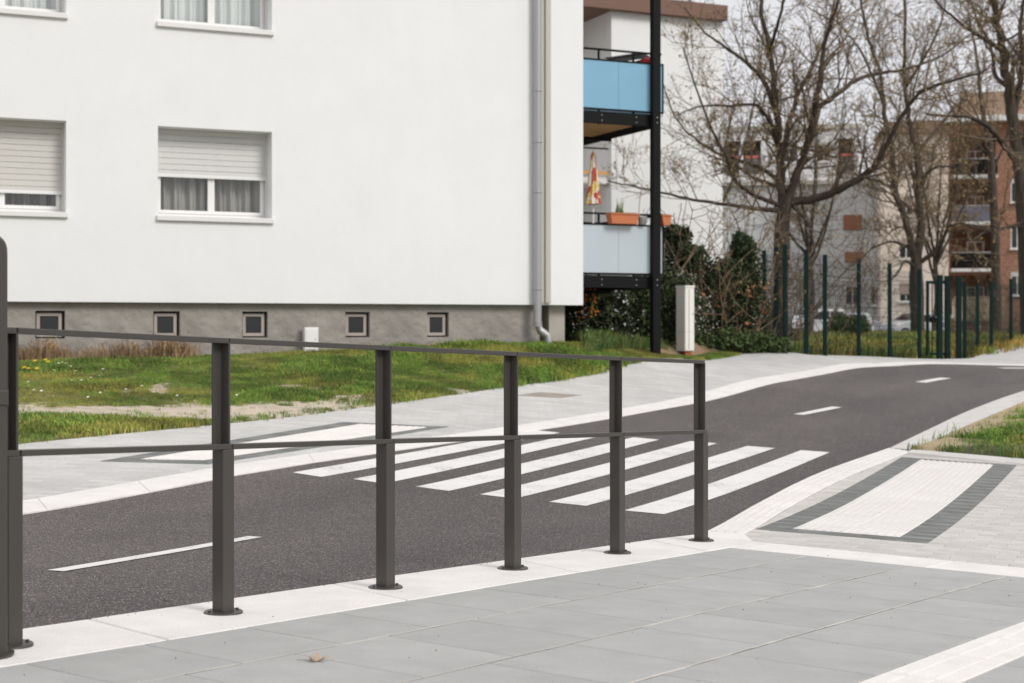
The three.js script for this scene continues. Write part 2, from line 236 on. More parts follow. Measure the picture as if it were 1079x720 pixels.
// slab frame: t along the railing, s across it
const T0 = [.598, .802], S0 = [.802, -.598], ts = (t, s) => [T0[0] * t + S0[0] * s, T0[1] * t + S0[1] * s];
{ // foreground: bedding sheet, kerb strip, slabs, bands
  const bed = structure(new THREE.Group(), 'plaza', 'grey stone slab paving in the foreground with pale joints');
  const A = [], B = []; for (let i = 0; i <= 40; i++) { const t = -1 + i / 40 * 8.43; A.push(ts(t, -3.8)); B.push(ts(t, 1.2)); }
  part(strip(A, B, 40, 30, -.014), M.jointDark, 'bedding', bed);
  const rows = [-3.8, -3.33, -2.79, -2.3, -1.8], tEnd = 7.05, w = .445;
  const phase = [4.43, 4.2, 4.06, 4.28]; let vi = 0;
  for (let r = 0; r < 4; r++) { let k = Math.floor((-.8 - phase[r]) / w); for (; ; k++) { const t0 = phase[r] + k * w, t1 = Math.min(t0 + w, tEnd); if (t0 >= tEnd - .03) break; const gs = .0045 + .002 * rnd(), gt = .0022 + .0012 * rnd();
    part(block([ts(t0 + gt, rows[r] + gs), ts(t1 - gt, rows[r] + gs), ts(t1 - gt, rows[r + 1] - gs), ts(t0 + gt, rows[r + 1] - gs)], .0015, .05, .003, 1.1, [rnd(), rnd()], .003), M.slabs[(vi++ * 7 + r * 3) % 5 ], 'slab', bed); } }
  for (let r = 0; r < 4; r++) { const s0 = -1.565 + r * .5; for (let k = 0; k < 18; k++) { const t0 = -.6 + k * w + (r % 2) * .2; if (t0 + w > 7.0) break; part(block([ts(t0 + .003, s0 + .004), ts(t0 + w - .003, s0 + .004), ts(t0 + w - .003, s0 + .496), ts(t0 + .003, s0 + .496)], .0015, .05, .003, 1.1, [rnd(), rnd()]), M.slabs[(vi++ * 3 + r) % 5], 'slab', bed); } }
  for (const r of [-3.33, -2.79, -2.3]) { // pale mortar squeezed up along the long joints, uneven
    const pa = [], pb = []; for (let i = 0; i <= 260; i++) { const t = -.9 + i / 260 * 7.9, w0 = .0016 + .0045 * smooth(.42, .8, fbm(t * 5 + r * 9, 3)), o0 = .004 * (fbm(t * 3, r * 5) - .5); pa.push(ts(t, r + o0 - w0)); pb.push(ts(t, r + o0 + w0)); }
    part(strip(pa, pb, 260, 1, (X, D) => .0012 + .002 * (fbm(X * 9, D * 9) - .45)), M.joint, 'mortar_line', bed); }
  const dashBand = structure(new THREE.Group(), 'pale_band', 'pale ribbed band running across the slabs at the lower right corner');
  for (let k = 0; k < 17; k++) { const t0 = -.5 + k * .44; part(block([ts(t0 + .001, -1.797), ts(t0 + .439, -1.797), ts(t0 + .439, -1.568), ts(t0 + .001, -1.568)], .003, .05, .004, 1, [rnd(), rnd()]), M.whiteConc, 'kerb_block', dashBand);
    for (let q = 0; q < 2; q++) part(block([ts(t0 + .01, -1.75 + q * .09), ts(t0 + .43, -1.75 + q * .09), ts(t0 + .43, -1.725 + q * .09), ts(t0 + .01, -1.725 + q * .09)], .0046, .006, .002, 1, [rnd(), rnd()]), M.whiteConc, 'rib', dashBand); }
  // kerb strip under the railing
  const roadEdge = roadR.slice(0, 8), inner = [ts(-1.6, -3.803), ts(.4, -3.803), ts(2.65, -3.803), ts(3.6, -3.803), ts(4.7, -3.803), ts(6.4, -3.803), ts(6.9, -3.803), ts(7.3, -3.803)];
  const L = kerbRun(roadEdge.map((p, i) => i === 7 ? [1.12, 8.62] : p), inner, 200, 1.25, [M.whiteConc], 'kerb_near', 'pale concrete kerb strip carrying the railing', .002);
  const band = structure(new THREE.Group(), 'pale_edging', 'pale concrete edging between the slabs and the small pavers');
  part(block([ts(7.056, -3.8), ts(7.303, -3.806), [1.12, 8.62], [1.15, 8.64], ts(7.42, -3.9), ts(7.42, -3.8)].slice(0, 2).concat([ts(7.43, -4.06), ts(7.43, -3.7), ts(7.056, -3.7)]), .0018, .09, .004), M.whiteConc, 'kerb_block', band);
  part(block([[1.125, 8.62], [1.16, 8.768], [1.372, 8.685], [1.36, 8.268], [1.187, 8.4]], .001, .09, .004), M.whiteConc, 'kerb_block', band);
  for (let k = 0; k < 6; k++) part(block([ts(7.056, -3.696 + k * 1), ts(7.43, -3.696 + k * 1), ts(7.43, -2.704 + k * 1), ts(7.056, -2.704 + k * 1)], .002, .09, .004, .9, [rnd(), rnd()]), M.whiteConc, 'kerb_block', band);
}
{ // right-hand landing: dotted kerb, small pavers, dark frame, tactile field
  const out = roadR.slice(7, 11), inn = [[1.375, 8.69], [1.946, 10.3], [2.72, 12.1], [3.86, 14.25]];
  const dots = (poly, nu, nv, r, name, root) => { const g = []; const [a, b, c, d] = poly; for (let i = 0; i < nu; i++) for (let j = 0; j < nv; j++) { const u = (i + .5) / nu, v = (j + .5) / nv, X = (a[0] * (1 - u) + b[0] * u) * (1 - v) + (d[0] * (1 - u) + c[0] * u) * v, D = (a[1] * (1 - u) + b[1] * u) * (1 - v) + (d[1] * (1 - u) + c[1] * u) * v; g.push(new THREE.CylinderGeometry(r * .55, r, .006, 7, 1).translate(X, gy(X, D) + .0055, -D)); } const m = part(merge(g), M.whiteConc, name, root); m.userData.kind = 'stuff'; return m; };
  const wk = kerbRun(out, inn, 60, .5, [M.whiteConc], 'kerb_dotted', 'white dotted kerb beside the nearest zebra bar', .002);
  const O = resample(out, 12), I = resample(inn, 12); for (let i = 0; i < 12; i++) { const m = (p, q, t) => [p[0] + (q[0] - p[0]) * t, p[1] + (q[1] - p[1]) * t]; dots([m(O[i], I[i], .12), m(O[i + 1], I[i + 1], .12), m(O[i + 1], I[i + 1], .88), m(O[i], I[i], .88)], 8, 3, .014, 'stud', wk); }
  const land = structure(new THREE.Group(), 'pavement_near', 'light grey small-paver landing around the tactile field');
  const Of = [1.47, 8.933], e1 = [2.169, 4.825], e2 = [.892, -.556], P = (a, b) => [Of[0] + e1[0] * a + e2[0] * b, Of[1] + e1[1] * a + e2[1] * b];
  const l1 = 5.29, l2 = 1.051;
  const BA = [], BB = []; for (let i = 0; i <= 30; i++) { const t = i / 30; BA.push([1.2 + 2.62 * t, 8.6 + 5.68 * t]); BB.push([6.4 + 3 * t, 4.6 + 5 * t]); }
  part(strip(BA, BB, 40, 30, -.004), M.jointMid, 'bedding', land);
  // light pavers everywhere outside the frame
  
  let n = 0; const rest = []; const da = .105 / l1, db = .21 / l2, items = [];
  for (let ia = -14; ia < 52; ia++) for (let ib = -5; ib < 16; ib++) {
    const a0 = ia * da, b0 = ib * db + (ia & 1 ? db / 2 : 0), g = .0018;
    let p = [P(a0 + g / l1, b0 + g / l2), P(a0 + g / l1, b0 + db - g / l2), P(a0 + da - g / l1, b0 + db - g / l2), P(a0 + da - g / l1, b0 + g / l2)];
    const inF = a0 + da > 0 && a0 < 1 && b0 + db > 0 && b0 < 1;
    if (inF) { if (a0 >= -1e-6 && a0 + da <= 1.001) { if (b0 < 0) p = [P(a0 + g / l1, b0 + g / l2), P(a0 + g / l1, -g / l2), P(a0 + da - g / l1, -g / l2), P(a0 + da - g / l1, b0 + g / l2)]; else if (b0 + db > 1) p = [P(a0 + g / l1, 1 + g / l2), P(a0 + g / l1, b0 + db - g / l2), P(a0 + da - g / l1, b0 + db - g / l2), P(a0 + da - g / l1, 1 + g / l2)]; else continue; } else continue; }
    p = clip(p, ts(7.436, -8), ts(7.436, 3)); if (p.length < 3) { continue; }
    { const cd = p.reduce((t, v) => t + v[1] / p.length, 0); let k = 0; while (k < 2 && cd > inn[k + 1][1]) k++; const e = .004; p = clip(p, [inn[k + 1][0] + e, inn[k + 1][1]], [inn[k][0] + e, inn[k][1]]); if (p.length < 3) continue; }
    if (area(p) < .0015) continue;
    // stop at the grey strip along the grass
    p = clip(p, [6.6, 11.15], [3.79, 14.15]); p = p.length > 2 ? p : [];
    if (p.length < 3 || area(p) < .0015) continue;
    const cx = p[0][0], cd = p[0][1]; items.push([cx / cd, p]);
  }
  items.sort((u, v) => u[0] - v[0]);
  items.forEach(([k, p], i) => { const geo = block(p, R(-.001, .001), .04, .003, 1.3, [rnd(), rnd()], .004); if (i < 300) part(geo, M.pavers[(i * 7 + (i >> 3)) % 4], 'paver', land); else rest.push(geo); });
  if (rest.length) { const m = part(merge(rest), M.pavers[1], 'paver_field', land); m.userData.kind = 'stuff'; }
  console.log('pavers', items.length);
  // dark frame
  const fr = structure(new THREE.Group(), 'dark_paver_frame', 'dark grey paver frame around the near tactile field'); let q = 0;
  const put = (a0, a1, b0, b1, h = 0) => part(block([P(a0 + .0016 / l1, b0 + .0016 / l2), P(a0 + .0016 / l1, b1 - .0016 / l2), P(a1 - .0016 / l1, b1 - .0016 / l2), P(a1 - .0016 / l1, b0 + .0016 / l2)], R(-.0008, .0008), .04, .003, 1.2, [rnd(), rnd()], .004), M.darkPavers[(q++ * 5 + (q >> 2)) % 3], 'paver', fr);
  for (let k = 0; k < 50; k++) { put(k / 50, (k + 1) / 50, 0, .185); put(k / 50, (k + 1) / 50, .815, 1); }
  for (let k = 0; k < 3; k++) { put(0, .0205, .185 + k * .21, .395 + k * .21); put(.0205, .041, .185 + k * .21, .395 + k * .21); put(.98, 1, .185 + k * .21, .395 + k * .21); }
  const tf = top(new THREE.Group(), 'tactile_paving', 'white studded tactile field framed in dark pavers at right', 'tactile paving', 'tactile fields either side of the crossing');
  const NT = 16, a0 = .041, aw = .939 / NT; for (let k = 0; k < NT; k++) for (let c = 0; c < 2; c++) { const A0 = a0 + k * aw, B0 = .185 + c * .315, poly = [P(A0 + .0006, B0 + .002), P(A0 + aw - .0006, B0 + .002), P(A0 + aw - .0006, B0 + .313), P(A0 + .0006, B0 + .313)]; const t = part(block(poly, .001 + R(-.0008, .0008), .04, .003, 1, [rnd(), rnd()]), M.whiteConc, 'tile', tf); dots(poly, 5, 6, .014, 'stud', t); }
}
// far side tactile field, laid with its dark border
{
  const fo = [[-3.29, 11.75], [-1.75, 15.25], [-.66, 15.3], [-2.44, 11.85]], fi = [[-3.02, 11.93], [-1.58, 15.12], [-.87, 15.13], [-2.53, 12.03]];
  const fr = structure(new THREE.Group(), 'dark_paver_border', 'dark grey paver border around the far tactile field'); const lerp = (p, q, t) => [p[0] + (q[0] - p[0]) * t, p[1] + (q[1] - p[1]) * t]; let q = 0;
  for (let s = 0; s < 4; s++) { const a = fo[s], b = fo[(s + 1) % 4], c = fi[s], d = fi[(s + 1) % 4], n = Math.max(3, Math.round(Math.hypot(a[0] - b[0], a[1] - b[1]) / .21)); for (let k = 0; k < n; k++) part(block([lerp(a, b, k / n + .008 / n), lerp(a, b, (k + 1 - .008) / n), lerp(c, d, (k + 1 - .008) / n), lerp(c, d, k / n + .008 / n)], .004, .04, .003, 1.2, [rnd(), rnd()]), M.darkPavers[(q++ * 5) % 3], 'paver', fr); }
  const tf = top(new THREE.Group(), 'tactile_paving', 'white tactile field on the far walkway beside the lawn', 'tactile paving', 'tactile fields either side of the crossing');
  const [a, b, c, d] = fi, n = 12; for (let k = 0; k < n; k++) for (let j = 0; j < 2; j++) { const f = (u, v) => lerp(lerp(a, b, u), lerp(d, c, u), v); const poly = [f((k + .012) / n, j / 2 + .006), f((k + .988) / n, j / 2 + .006), f((k + .988) / n, j / 2 + .494), f((k + .012) / n, j / 2 + .494)]; const t = part(block(poly, .006, .04, .003, 1, [rnd(), rnd()]), M.whiteConc, 'tile', tf);
    const g = []; for (let x = 0; x < 5; x++) { const A = lerp(poly[0], poly[3], (x + .3) / 5), B = lerp(poly[1], poly[2], (x + .3) / 5), A2 = lerp(poly[0], poly[3], (x + .7) / 5), B2 = lerp(poly[1], poly[2], (x + .7) / 5); g.push(block([A, B, B2, A2], .0095, .006, .002)); } part(merge(g), M.whiteConc, 'ribs', t).userData.kind = 'stuff'; }
  const cv = top(new THREE.Group(), 'access_cover', 'brownish flat utility cover set in the far walkway', 'utility cover'); const cp = [[.061, 18.94], [.379, 19.5], [.883, 19.48], [.615, 19.0]];
  part(block(cp, .004, .03, .003), std({ color: rgb(.36, .31, .26), roughness: .9, map: texSoil }), 'lid', cv); const ctr = cp.reduce((s, p) => [s[0] + p[0] / 4, s[1] + p[1] / 4], [0, 0]); const outc = cp.map((p) => [ctr[0] + (p[0] - ctr[0]) * 1.12, ctr[1] + (p[1] - ctr[1]) * 1.12]);
  part(block(outc, .001, .03, .002), M.zinc, 'rim', cv);
}
// right kerb beyond the landing and the grey strip by the grass
const kerbRo = [[3.94, 14.42], [4.94, 16.45], [6.2, 18.95], [7.4, 21.2], [8.5, 23.2], [10.2, 25.4], [12, 27.0], [14.2, 28.1], [18, 28.9], [24, 29.2]];
kerbRun([[3.75, 14.58], [4.765, 16.73], [6.2, 19.75], [8.05, 23.1], [9.6, 25.4], [11.6, 27.5], [14, 28.8], [18, 29.5], [24, 29.8]], kerbRo, 300, 1, [M.greyKerb], 'kerb_right', 'light grey kerb along the right grass verge', .002);
const stripTop = [[3.93, 14.45], [4.46, 14.05], [4.9, 13.5], [5.9, 12.45], [7.2, 11.1], [10, 8.5], [14, 5.2]];
kerbRun(stripTop, [[3.8, 14.17], [4.28, 13.7], [4.7, 13.15], [5.7, 12.1], [7.0, 10.75], [9.8, 8.2], [13.8, 4.9]], 200, 1, [M.greyKerb], 'kerb_strip', 'light grey edging between the landing and the grass', .003);
// ------------------------------------------------------------ lawns
// worn sandy streak along the left lawn: trodden matter with its own outline
function sandL(X, D) { const c = [[-8, 12.2], [-5.2, 14.9], [-4.2, 15.15], [-3.2, 15.5], [-2.5, 16.1], [-1.9, 17.2], [-1.2, 18.4]]; let best = 9; for (let i = 0; i < c.length - 1; i++) { const a = c[i], b = c[i + 1], dx = b[0] - a[0], dy = b[1] - a[1], t = clamp(((X - a[0]) * dx + (D - a[1]) * dy) / (dx * dx + dy * dy), 0, 1); best = Math.min(best, Math.hypot(X - a[0] - dx * t, (D - a[1] - dy * t) * .8)); }
  const w = .46 + .75 * (fbm(X * 1.3, D * 1.3) - .45); const k = smooth(.12, -.12, best - w + .5 * (fbm(X * 4 + 7, D * 4) - .5) + .5 * (fbm(X * 13, D * 13, 2) - .5)); const k2 = .85 * smooth(.66, .72, fbm(X * 1.4 + 31, D * 1.1 + 5, 4) + .12 * (fbm(X * 13, D * 13, 2) - .5)); const fade = smooth(-.6, -2.2, X); return clamp(Math.max(k * fade, k2), 0, 1); }
const wallT = (t, o = 0) => [-4.341 + .91261 * t + .40883 * o, 21.5 + .40883 * t - .91261 * o];
const vergeBack = [wallT(-13, .02), wallT(-8, .02), wallT(-5, .02), wallT(-3, .02), wallT(-1, .02), wallT(1, .02), wallT(3, .02), wallT(5, .02), wallT(6, .02), [2.2, 25.5], [3, 27.5], [4, 29.5]];
const vergeFront = grassL.slice(0, 12);
const texLawn = texSoil;
const lawnMat = std({ map: texSoil, vertexColors: true, bumpMap: texRough, bumpScale: .02 });
{
  const g = strip(vergeFront, vergeBack, 420, 230, (X, D, f) => (f < .01 ? -.012 : .004 + .035 * (fbm(X * 2.2, D * 2.2) - .5) * smooth(0, .06, f)), (X, D) => { const s = sandL(X, D), f = fbm(X * 2, D * 2); return [.13 * (1 - s) + (.58 + .1 * f) * s + .03 * f, .125 * (1 - s) + (.5 + .09 * f) * s + .02 * f, .045 * (1 - s) + (.39 + .07 * f) * s + .01 * f]; });
  structure(mesh(g, lawnMat), 'lawn_soil', 'sandy soil under the lawn in front of the white block');
}
function sandR(X, D) { const A = kerbRo, dist = (c) => { let b = 9; for (let i = 0; i < c.length - 1; i++) { const a = c[i], e = c[i + 1], dx = e[0] - a[0], dy = e[1] - a[1], t = clamp(((X - a[0]) * dx + (D - a[1]) * dy) / (dx * dx + dy * dy), 0, 1); b = Math.min(b, Math.hypot(X - a[0] - dx * t, D - a[1] - dy * t)); } return b; }; const d = dist(A); return clamp(smooth(.62, .3, d + .6 * (fbm(X * 2.4, D * 2.4) - .5)), 0, 1); }
{
  const g = strip(kerbRo, stripTop, 160, 60, (X, D, f) => -.006 + .05 * smooth(0, .25, f) * smooth(1, .85, f) + .03 * (fbm(X * 2, D * 2) - .5) * smooth(0, .1, f) * smooth(1, .95, f), (X, D) => { const s = sandR(X, D), f = fbm(X * 3, D * 3); return [.085 * (1 - s) + (.42 + .12 * f) * s, .09 * (1 - s) + (.33 + .1 * f) * s, .035 * (1 - s) + (.2 + .06 * f) * s]; });
  structure(mesh(g, lawnMat), 'verge_soil', 'sandy soil at the edge of the right grass verge');
}
// grass tufts
function tuft(n, h, spread, w, lean) { const pos = []; for (let i = 0; i < n; i++) { const a = R(0, 6.283), r = spread * Math.sqrt(rnd()), x = Math.cos(a) * r, z = Math.sin(a) * r, b = R(0, 6.283), hh = h * R(.55, 1.15), l = lean * R(.2, 1) * hh, dx = Math.cos(b) * l, dz = Math.sin(b) * l, c = R(0, 6.283), wx = Math.cos(c) * w, wz = Math.sin(c) * w;
  const p0 = [x - wx, -.01, z - wz], p1 = [x + wx, -.01, z + wz], m0 = [x - wx * .8 + dx * .4, hh * .6, z - wz * .8 + dz * .4], m1 = [x + wx * .8 + dx * .4, hh * .6, z + wz * .8 + dz * .4], t = [x + dx, hh * (1 - .25 * lean), z + dz]; pos.push(...p0, ...p1, ...m1, ...p0, ...m1, ...m0, ...m0, ...m1, ...t); }
  const g = new THREE.BufferGeometry(); g.setAttribute('position', new THREE.Float32BufferAttribute(pos, 3)); g.computeVertexNormals(); return g; }
const grassMat = new THREE.MeshPhysicalMaterial({ color: rgb(1, 1, 1), roughness: .85, side: THREE.DoubleSide, transmission: 0 });
function field(name, label, geo, spots, colourOf) { const m = new THREE.InstancedMesh(geo, grassMat, spots.length), o = new THREE.Object3D(), c = new THREE.Color();
  spots.forEach(([X, D, s, y], i) => { o.position.set(X, y ?? gy(X, D), -D); o.rotation.set(R(-.15, .15), R(0, 6.28), R(-.15, .15)); o.scale.set(s, s * R(.8, 1.25), s); o.updateMatrix(); m.setMatrixAt(i, o.matrix); m.setColorAt(i, c.setRGB(...colourOf(X, D))); });
  shadows(m); m.name = numbered(name); m.userData = { label, category: 'grass', kind: 'stuff' }; scene.add(m); return m; }
const gcol = (X, D) => { const f = fbm(X * 1.1 + 40, D * 1.1), q = fbm(X * .5, D * .5 + 11), y = smooth(.45, .72, f) * .8, k = R(.6, 1.35) * (1.2 - .5 * smooth(.4, .65, fbm(X * 2.6 + 60, D * 2.6))), st = rnd() < .2 ? 1 : 0; return [(.135 + .14 * y + .15 * st) * k, (.245 + .04 * y + .05 * st) * k * (1 - .12 * q), (.036 + .02 * y + .03 * st) * k]; };
{
  const F = resample(vergeFront, 300), B = resample(vergeBack, 300); const spots = [[], [], []];
  for (let k = 0; k < 125000; k++) { const i = Math.floor(R(20, 300)), f = rnd(), X = F[i][0] * (1 - f) + B[i][0] * f + R(-.06, .06), D = F[i][1] * (1 - f) + B[i][1] * f + R(-.06, .06); if (X < -8.5) continue; const s = sandL(X, D); if (rnd() < s * .97) continue; if (f < .02 && rnd() < .6) continue; const lush = fbm(X * .8 + 3, D * .8 + 8), dryz = fbm(X * 1.1 + 40, D * 1.1); let sc = .72 + .95 * smooth(.42, .68, lush); sc *= (1 - .25 * smooth(.45, .7, dryz)); if (X > .4) sc *= 1.25; if (f > .93 && X > -2.5) sc *= 1.35; if (f > .95 && X < -4.6) continue; spots[k % 3].push([X, D, sc]); }
  [tuft(8, .058, .06, .0032, .8), tuft(9, .045, .07, .003, 1.1), tuft(7, .075, .05, .0034, .7)].forEach((g, i) => field('lawn_grass', ['short spring grass of the lawn before the white block', 'low spreading grass of the lawn before the white block', 'taller grass blades of the lawn before the white block'][i], g, spots[i], gcol));
  const tall = []; for (let k = 0; k < 1500; k++) { const X = R(1.2, 3.4), D = 24.2 + (X - 1.2) * .9 + R(-1.2, 2.4); if (X > 2.75 || D < 23.4 + (X - 1.43) * 2.2) continue; tall.push([X, D, R(.6, 1.3)]); }
  field('tall_grass', 'tall rough grass below the balconies at the building corner', tuft(9, .26, .1, .006, .8), tall, (X, D) => { const k = R(.7, 1.3), y = rnd() < .25 ? 1 : 0; return [(.09 + .12 * y) * k, (.15 + .05 * y) * k, (.035 + .03 * y) * k]; });
  const dry = []; for (let k = 0; k < 300; k++) { const t = R(-3.6, -.35), p = wallT(t, R(0, .22)); dry.push([p[0], p[1], (.55 + 1.2 * fbm(t * 3, 2)) * R(.6, 1.4)]); } for (let k = 0; k < 34; k++) { const p = wallT(-.72 + R(-.2, .2) * R(.2, 1.4), R(.03, .2)); dry.push([p[0], p[1], R(1.0, 2.1)]); } for (let k = 0; k < 60; k++) { const p = wallT(R(2.2, 4), R(.03, .12)); dry.push([p[0], p[1], R(.3, .8)]); }
  field('dry_grass', 'dry straw coloured grass clump along the plinth', tuft(8, .19, .08, .0035, 1.0), dry, () => { const k = R(.6, 1.35); return [.4 * k, .27 * k, .155 * k]; });
  const rs = [[], []]; const F2 = resample(kerbRo, 200), B2 = resample(stripTop, 200);
  for (let k = 0; k < 17000; k++) { const i = Math.floor(200 * Math.pow(rnd(), 1.3)), f = rnd(), X = F2[i][0] * (1 - f) + B2[i][0] * f, D = F2[i][1] * (1 - f) + B2[i][1] * f; if (X > 13) continue; const s = sandR(X, D); if (rnd() < s * .96 + .02 || f < .03 || f > .985 || (Math.hypot(X - 3.85, D - 14.2) < 1.3 && rnd() < .75)) continue; rs[k % 2].push([X, D, .6 + .9 * fbm(X, D)]); }
  rs.forEach((a, i) => field('verge_grass', ['thick green grass on the right verge', 'longer green grass tips on the right verge'][i], tuft(10, .075 + .035 * i, .07, .0036, .8), a, (X, D) => { const c = gcol(X, D), q = fbm(X * 1.5, D * 1.5 + 3); return [c[0] * (.7 + .4 * q), c[1], c[2] * .9]; }));
  const far = []; for (let k = 0; k < 16000; k++) { const D = 29 + 62 * Math.pow(rnd(), 1.6), X = R(.1, .42) * D; const lineX = 5.2 + (D - 29) * .78; if (D < 44 && X > lineX - .3) continue; far.push([X, D, R(.7, 1.6) * (D > 50 ? 1.6 : 1)]); }
  field('meadow_grass', 'rough yellowish grass behind the green fence', tuft(7, .2, .14, .01, .9), far, (X, D) => { const c = gcol(X, D), y = fbm(X * .5, D * .5); return [c[0] * (.9 + .5 * y), c[1] * .9, c[2]]; });
}
{ // small flowers
  const petal = (n, r, w) => { const pos = []; for (let i = 0; i < n; i++) { const a = i / n * 6.283, b = w / r / 2; pos.push(0, 0, 0, Math.cos(a - b) * r, .002, Math.sin(a - b) * r, Math.cos(a + b) * r, .002, Math.sin(a + b) * r); } const g = new THREE.BufferGeometry(); g.setAttribute('position', new THREE.Float32BufferAttribute(pos, 3)); g.computeVertexNormals(); return g; };
  const wm = std({ color: rgb(.85, .85, .83) }), ym = std({ color: rgb(.75, .5, .03) }), gm = std({ color: rgb(.1, .17, .04) }), pg = petal(12, .017, .009), cg = new THREE.SphereGeometry(.006, 8, 4).scale(1, .5, 1), sg = cyl(.0015, .0015, .07, 4, 0, -.035, 0), dg = petal(16, .024, .011), dg2 = petal(12, .015, .009).translate(0, .006, 0);
  const spots = [[-5.707, 19.023], [-5.484, 18.479], [-5.582, 18.932], [-5.345, 18.289], [-5.339, 18.638], [-5.225, 18.789], [-5.872, 19.365], [-5.101, 17.808], [-5.223, 17.448], [-5.12, 17.482], [-5.062, 18.038], [-5.506, 16.735], [-5.302, 16.307], [-5.198, 16.245], [-5.629, 17.108], [-4.392, 16.725], [-4.041, 16.57], [-4.023, 16.671], [-3.718, 16.325], [-4.56, 15.812], [-5.77, 18.516], [-5.965, 19.341], [-5.956, 19.476], [-4.558, 16.28], [-3.117, 16.661], [-4.314, 17.144]];
  const yel = [[-6.334, 19.517], [-6.246, 19.678], [-6.131, 19.432], [-6.101, 18.543], [-6.002, 18.571], [-6.182, 18.643]];
  for (const p of spots) { const g = top(new THREE.Group(), 'daisy', 'tiny white daisy in the lawn before the white block', 'daisy', 'white daisies dotted over the lawn'); g.position.set(p[0], gy(...p) + .075, -p[1]); g.rotation.set(R(.1, .5), R(0, 6), R(-.3, .3)); g.scale.setScalar(R(.7, 1.05)); part(pg, wm, 'petals', g); part(cg, ym, 'centre', g); part(sg, gm, 'stem', g); }
  for (const p of yel) { const g = top(new THREE.Group(), 'dandelion', 'yellow dandelion in the grass near the plinth at far left', 'dandelion', 'yellow dandelions near the plinth'); g.position.set(p[0], gy(...p) + .08, -p[1]); g.rotation.set(R(.2, .5), R(0, 6), 0); g.scale.setScalar(1.05); part(dg, ym, 'petals', g); part(dg2, ym, 'centre', g); part(sg, gm, 'stem', g); }
}
// ------------------------------------------------------------ railing
{
  const rail = top(new THREE.Group(), 'railing', 'dark grey steel railing with six posts along the pale kerb', 'railing');
  const st = [[2.791, -4.07], [3.702, -4.085], [4.609, -4.095], [5.495, -4.092], [6.395, -4.09], [7.231, -4.07]], P0 = ts(...st[0]);
  rail.position.set(P0[0], gy(...P0), -P0[1]); rail.rotation.y = Math.atan2(.802, .598);
  const loc = (i) => [st[i][0] - st[0][0], gy(...ts(...st[i])) - gy(...P0), st[i][1] - st[0][1]];
  const L = .046, th = .006, sh = new THREE.Shape(); // open angle, concave to the walker
  sh.moveTo(0, 0); sh.lineTo(L, 0); sh.lineTo(L, -L); sh.lineTo(L - th, -L); sh.lineTo(L - th, -th); sh.lineTo(0, -th); sh.closePath();
  const angle = new THREE.ExtrudeGeometry(sh, { depth: .392, bevelEnabled: true, bevelThickness: .001, bevelSize: .001, bevelSegments: 1 }).rotateX(-Math.PI / 2);
  const tube = cbox(.055, .604, .061, .0025, 0, .302, 0), plate = new THREE.LatheGeometry([[.0001, .009], [.068, .009], [.0715, .0065], [.0715, -.004]].map((p) => new THREE.Vector2(...p)), 40), bolt = new THREE.CylinderGeometry(.006, .006, .007, 6).translate(0, .0125, 0);
  for (let i = 0; i < 6; i++) { const [x, y, z] = loc(i), p = new THREE.Group(); p.name = 'post'; p.position.set(x, y, z); rail.add(p);
    part(tube, M.steel, 'tube', p); part(angle.clone().translate(-.0275, .604, -.0305), M.steel, 'angle', p); part(plate, M.steel, 'base_plate', p);
    for (const [a, b] of [[.05, .02], [-.05, -.02]]) { const m = part(bolt, M.steel, 'bolt', p); m.position.set(a, 0, b); } }
  for (let i = -1; i < 5; i++) { const a = i < 0 ? [-.9, .028, .0] : loc(i), b = loc(i + 1), len = Math.hypot(b[0] - a[0], b[1] - a[1], b[2] - a[2]), yaw = Math.atan2(-(b[2] - a[2]), b[0] - a[0]), pit = Math.atan2(b[1] - a[1], b[0] - a[0]);
    for (const [h, d, zc, nm, dy0, e] of [[.999, .05, -.008, 'top_rail', .0, .016], [.613, .04, .006, 'middle_rail', .006, .022]]) { const m = part(cbox(len - .004, .02, d, .002), M.steel, nm, rail); m.position.set((a[0] + b[0]) / 2 + e, (a[1] + b[1]) / 2 + h + (nm === 'middle_rail' ? 0 : .004), (a[2] + b[2]) / 2 + zc); m.rotation.set(0, yaw, pit, 'YZX'); if (i === 4) m.position.x += 0; } }
}
{ // taller flat bollard at the left edge of the picture, in front of the first railing post
  const X = -1.628, D = 4.5, g = top(new THREE.Group(), 'bollard', 'taller dark steel bollard with rounded top cut by the left frame edge', 'bollard');
  g.position.set(X, gy(X, D), -D); g.rotation.y = .35; const s = new THREE.Shape(), w = .075, h = 1.29, r = .055; s.moveTo(-w, 0); s.lineTo(w, 0); s.lineTo(w, h - r); s.quadraticCurveTo(w, h, w - r, h); s.lineTo(-w + r, h); s.quadraticCurveTo(-w, h, -w, h - r); s.closePath();
  part(new THREE.ExtrudeGeometry(s, { depth: .05, bevelEnabled: true, bevelThickness: .004, bevelSize: .004, bevelSegments: 2, curveSegments: 10 }).translate(0, 0, -.025), M.steel, 'panel', g);
  part(cbox(.164, .05, .07, .006, 0, .79, 0), M.steel, 'collar', g); part(new THREE.CylinderGeometry(.1, .1, .008, 32).translate(0, .004, 0), M.steel, 'base_plate', g);
  part(cbox(.1, .016, .056, .003, -.03, 1.292, 0), std({ color: rgb(.5, .06, .04), roughness: .5 }), 'reflector', g);
}
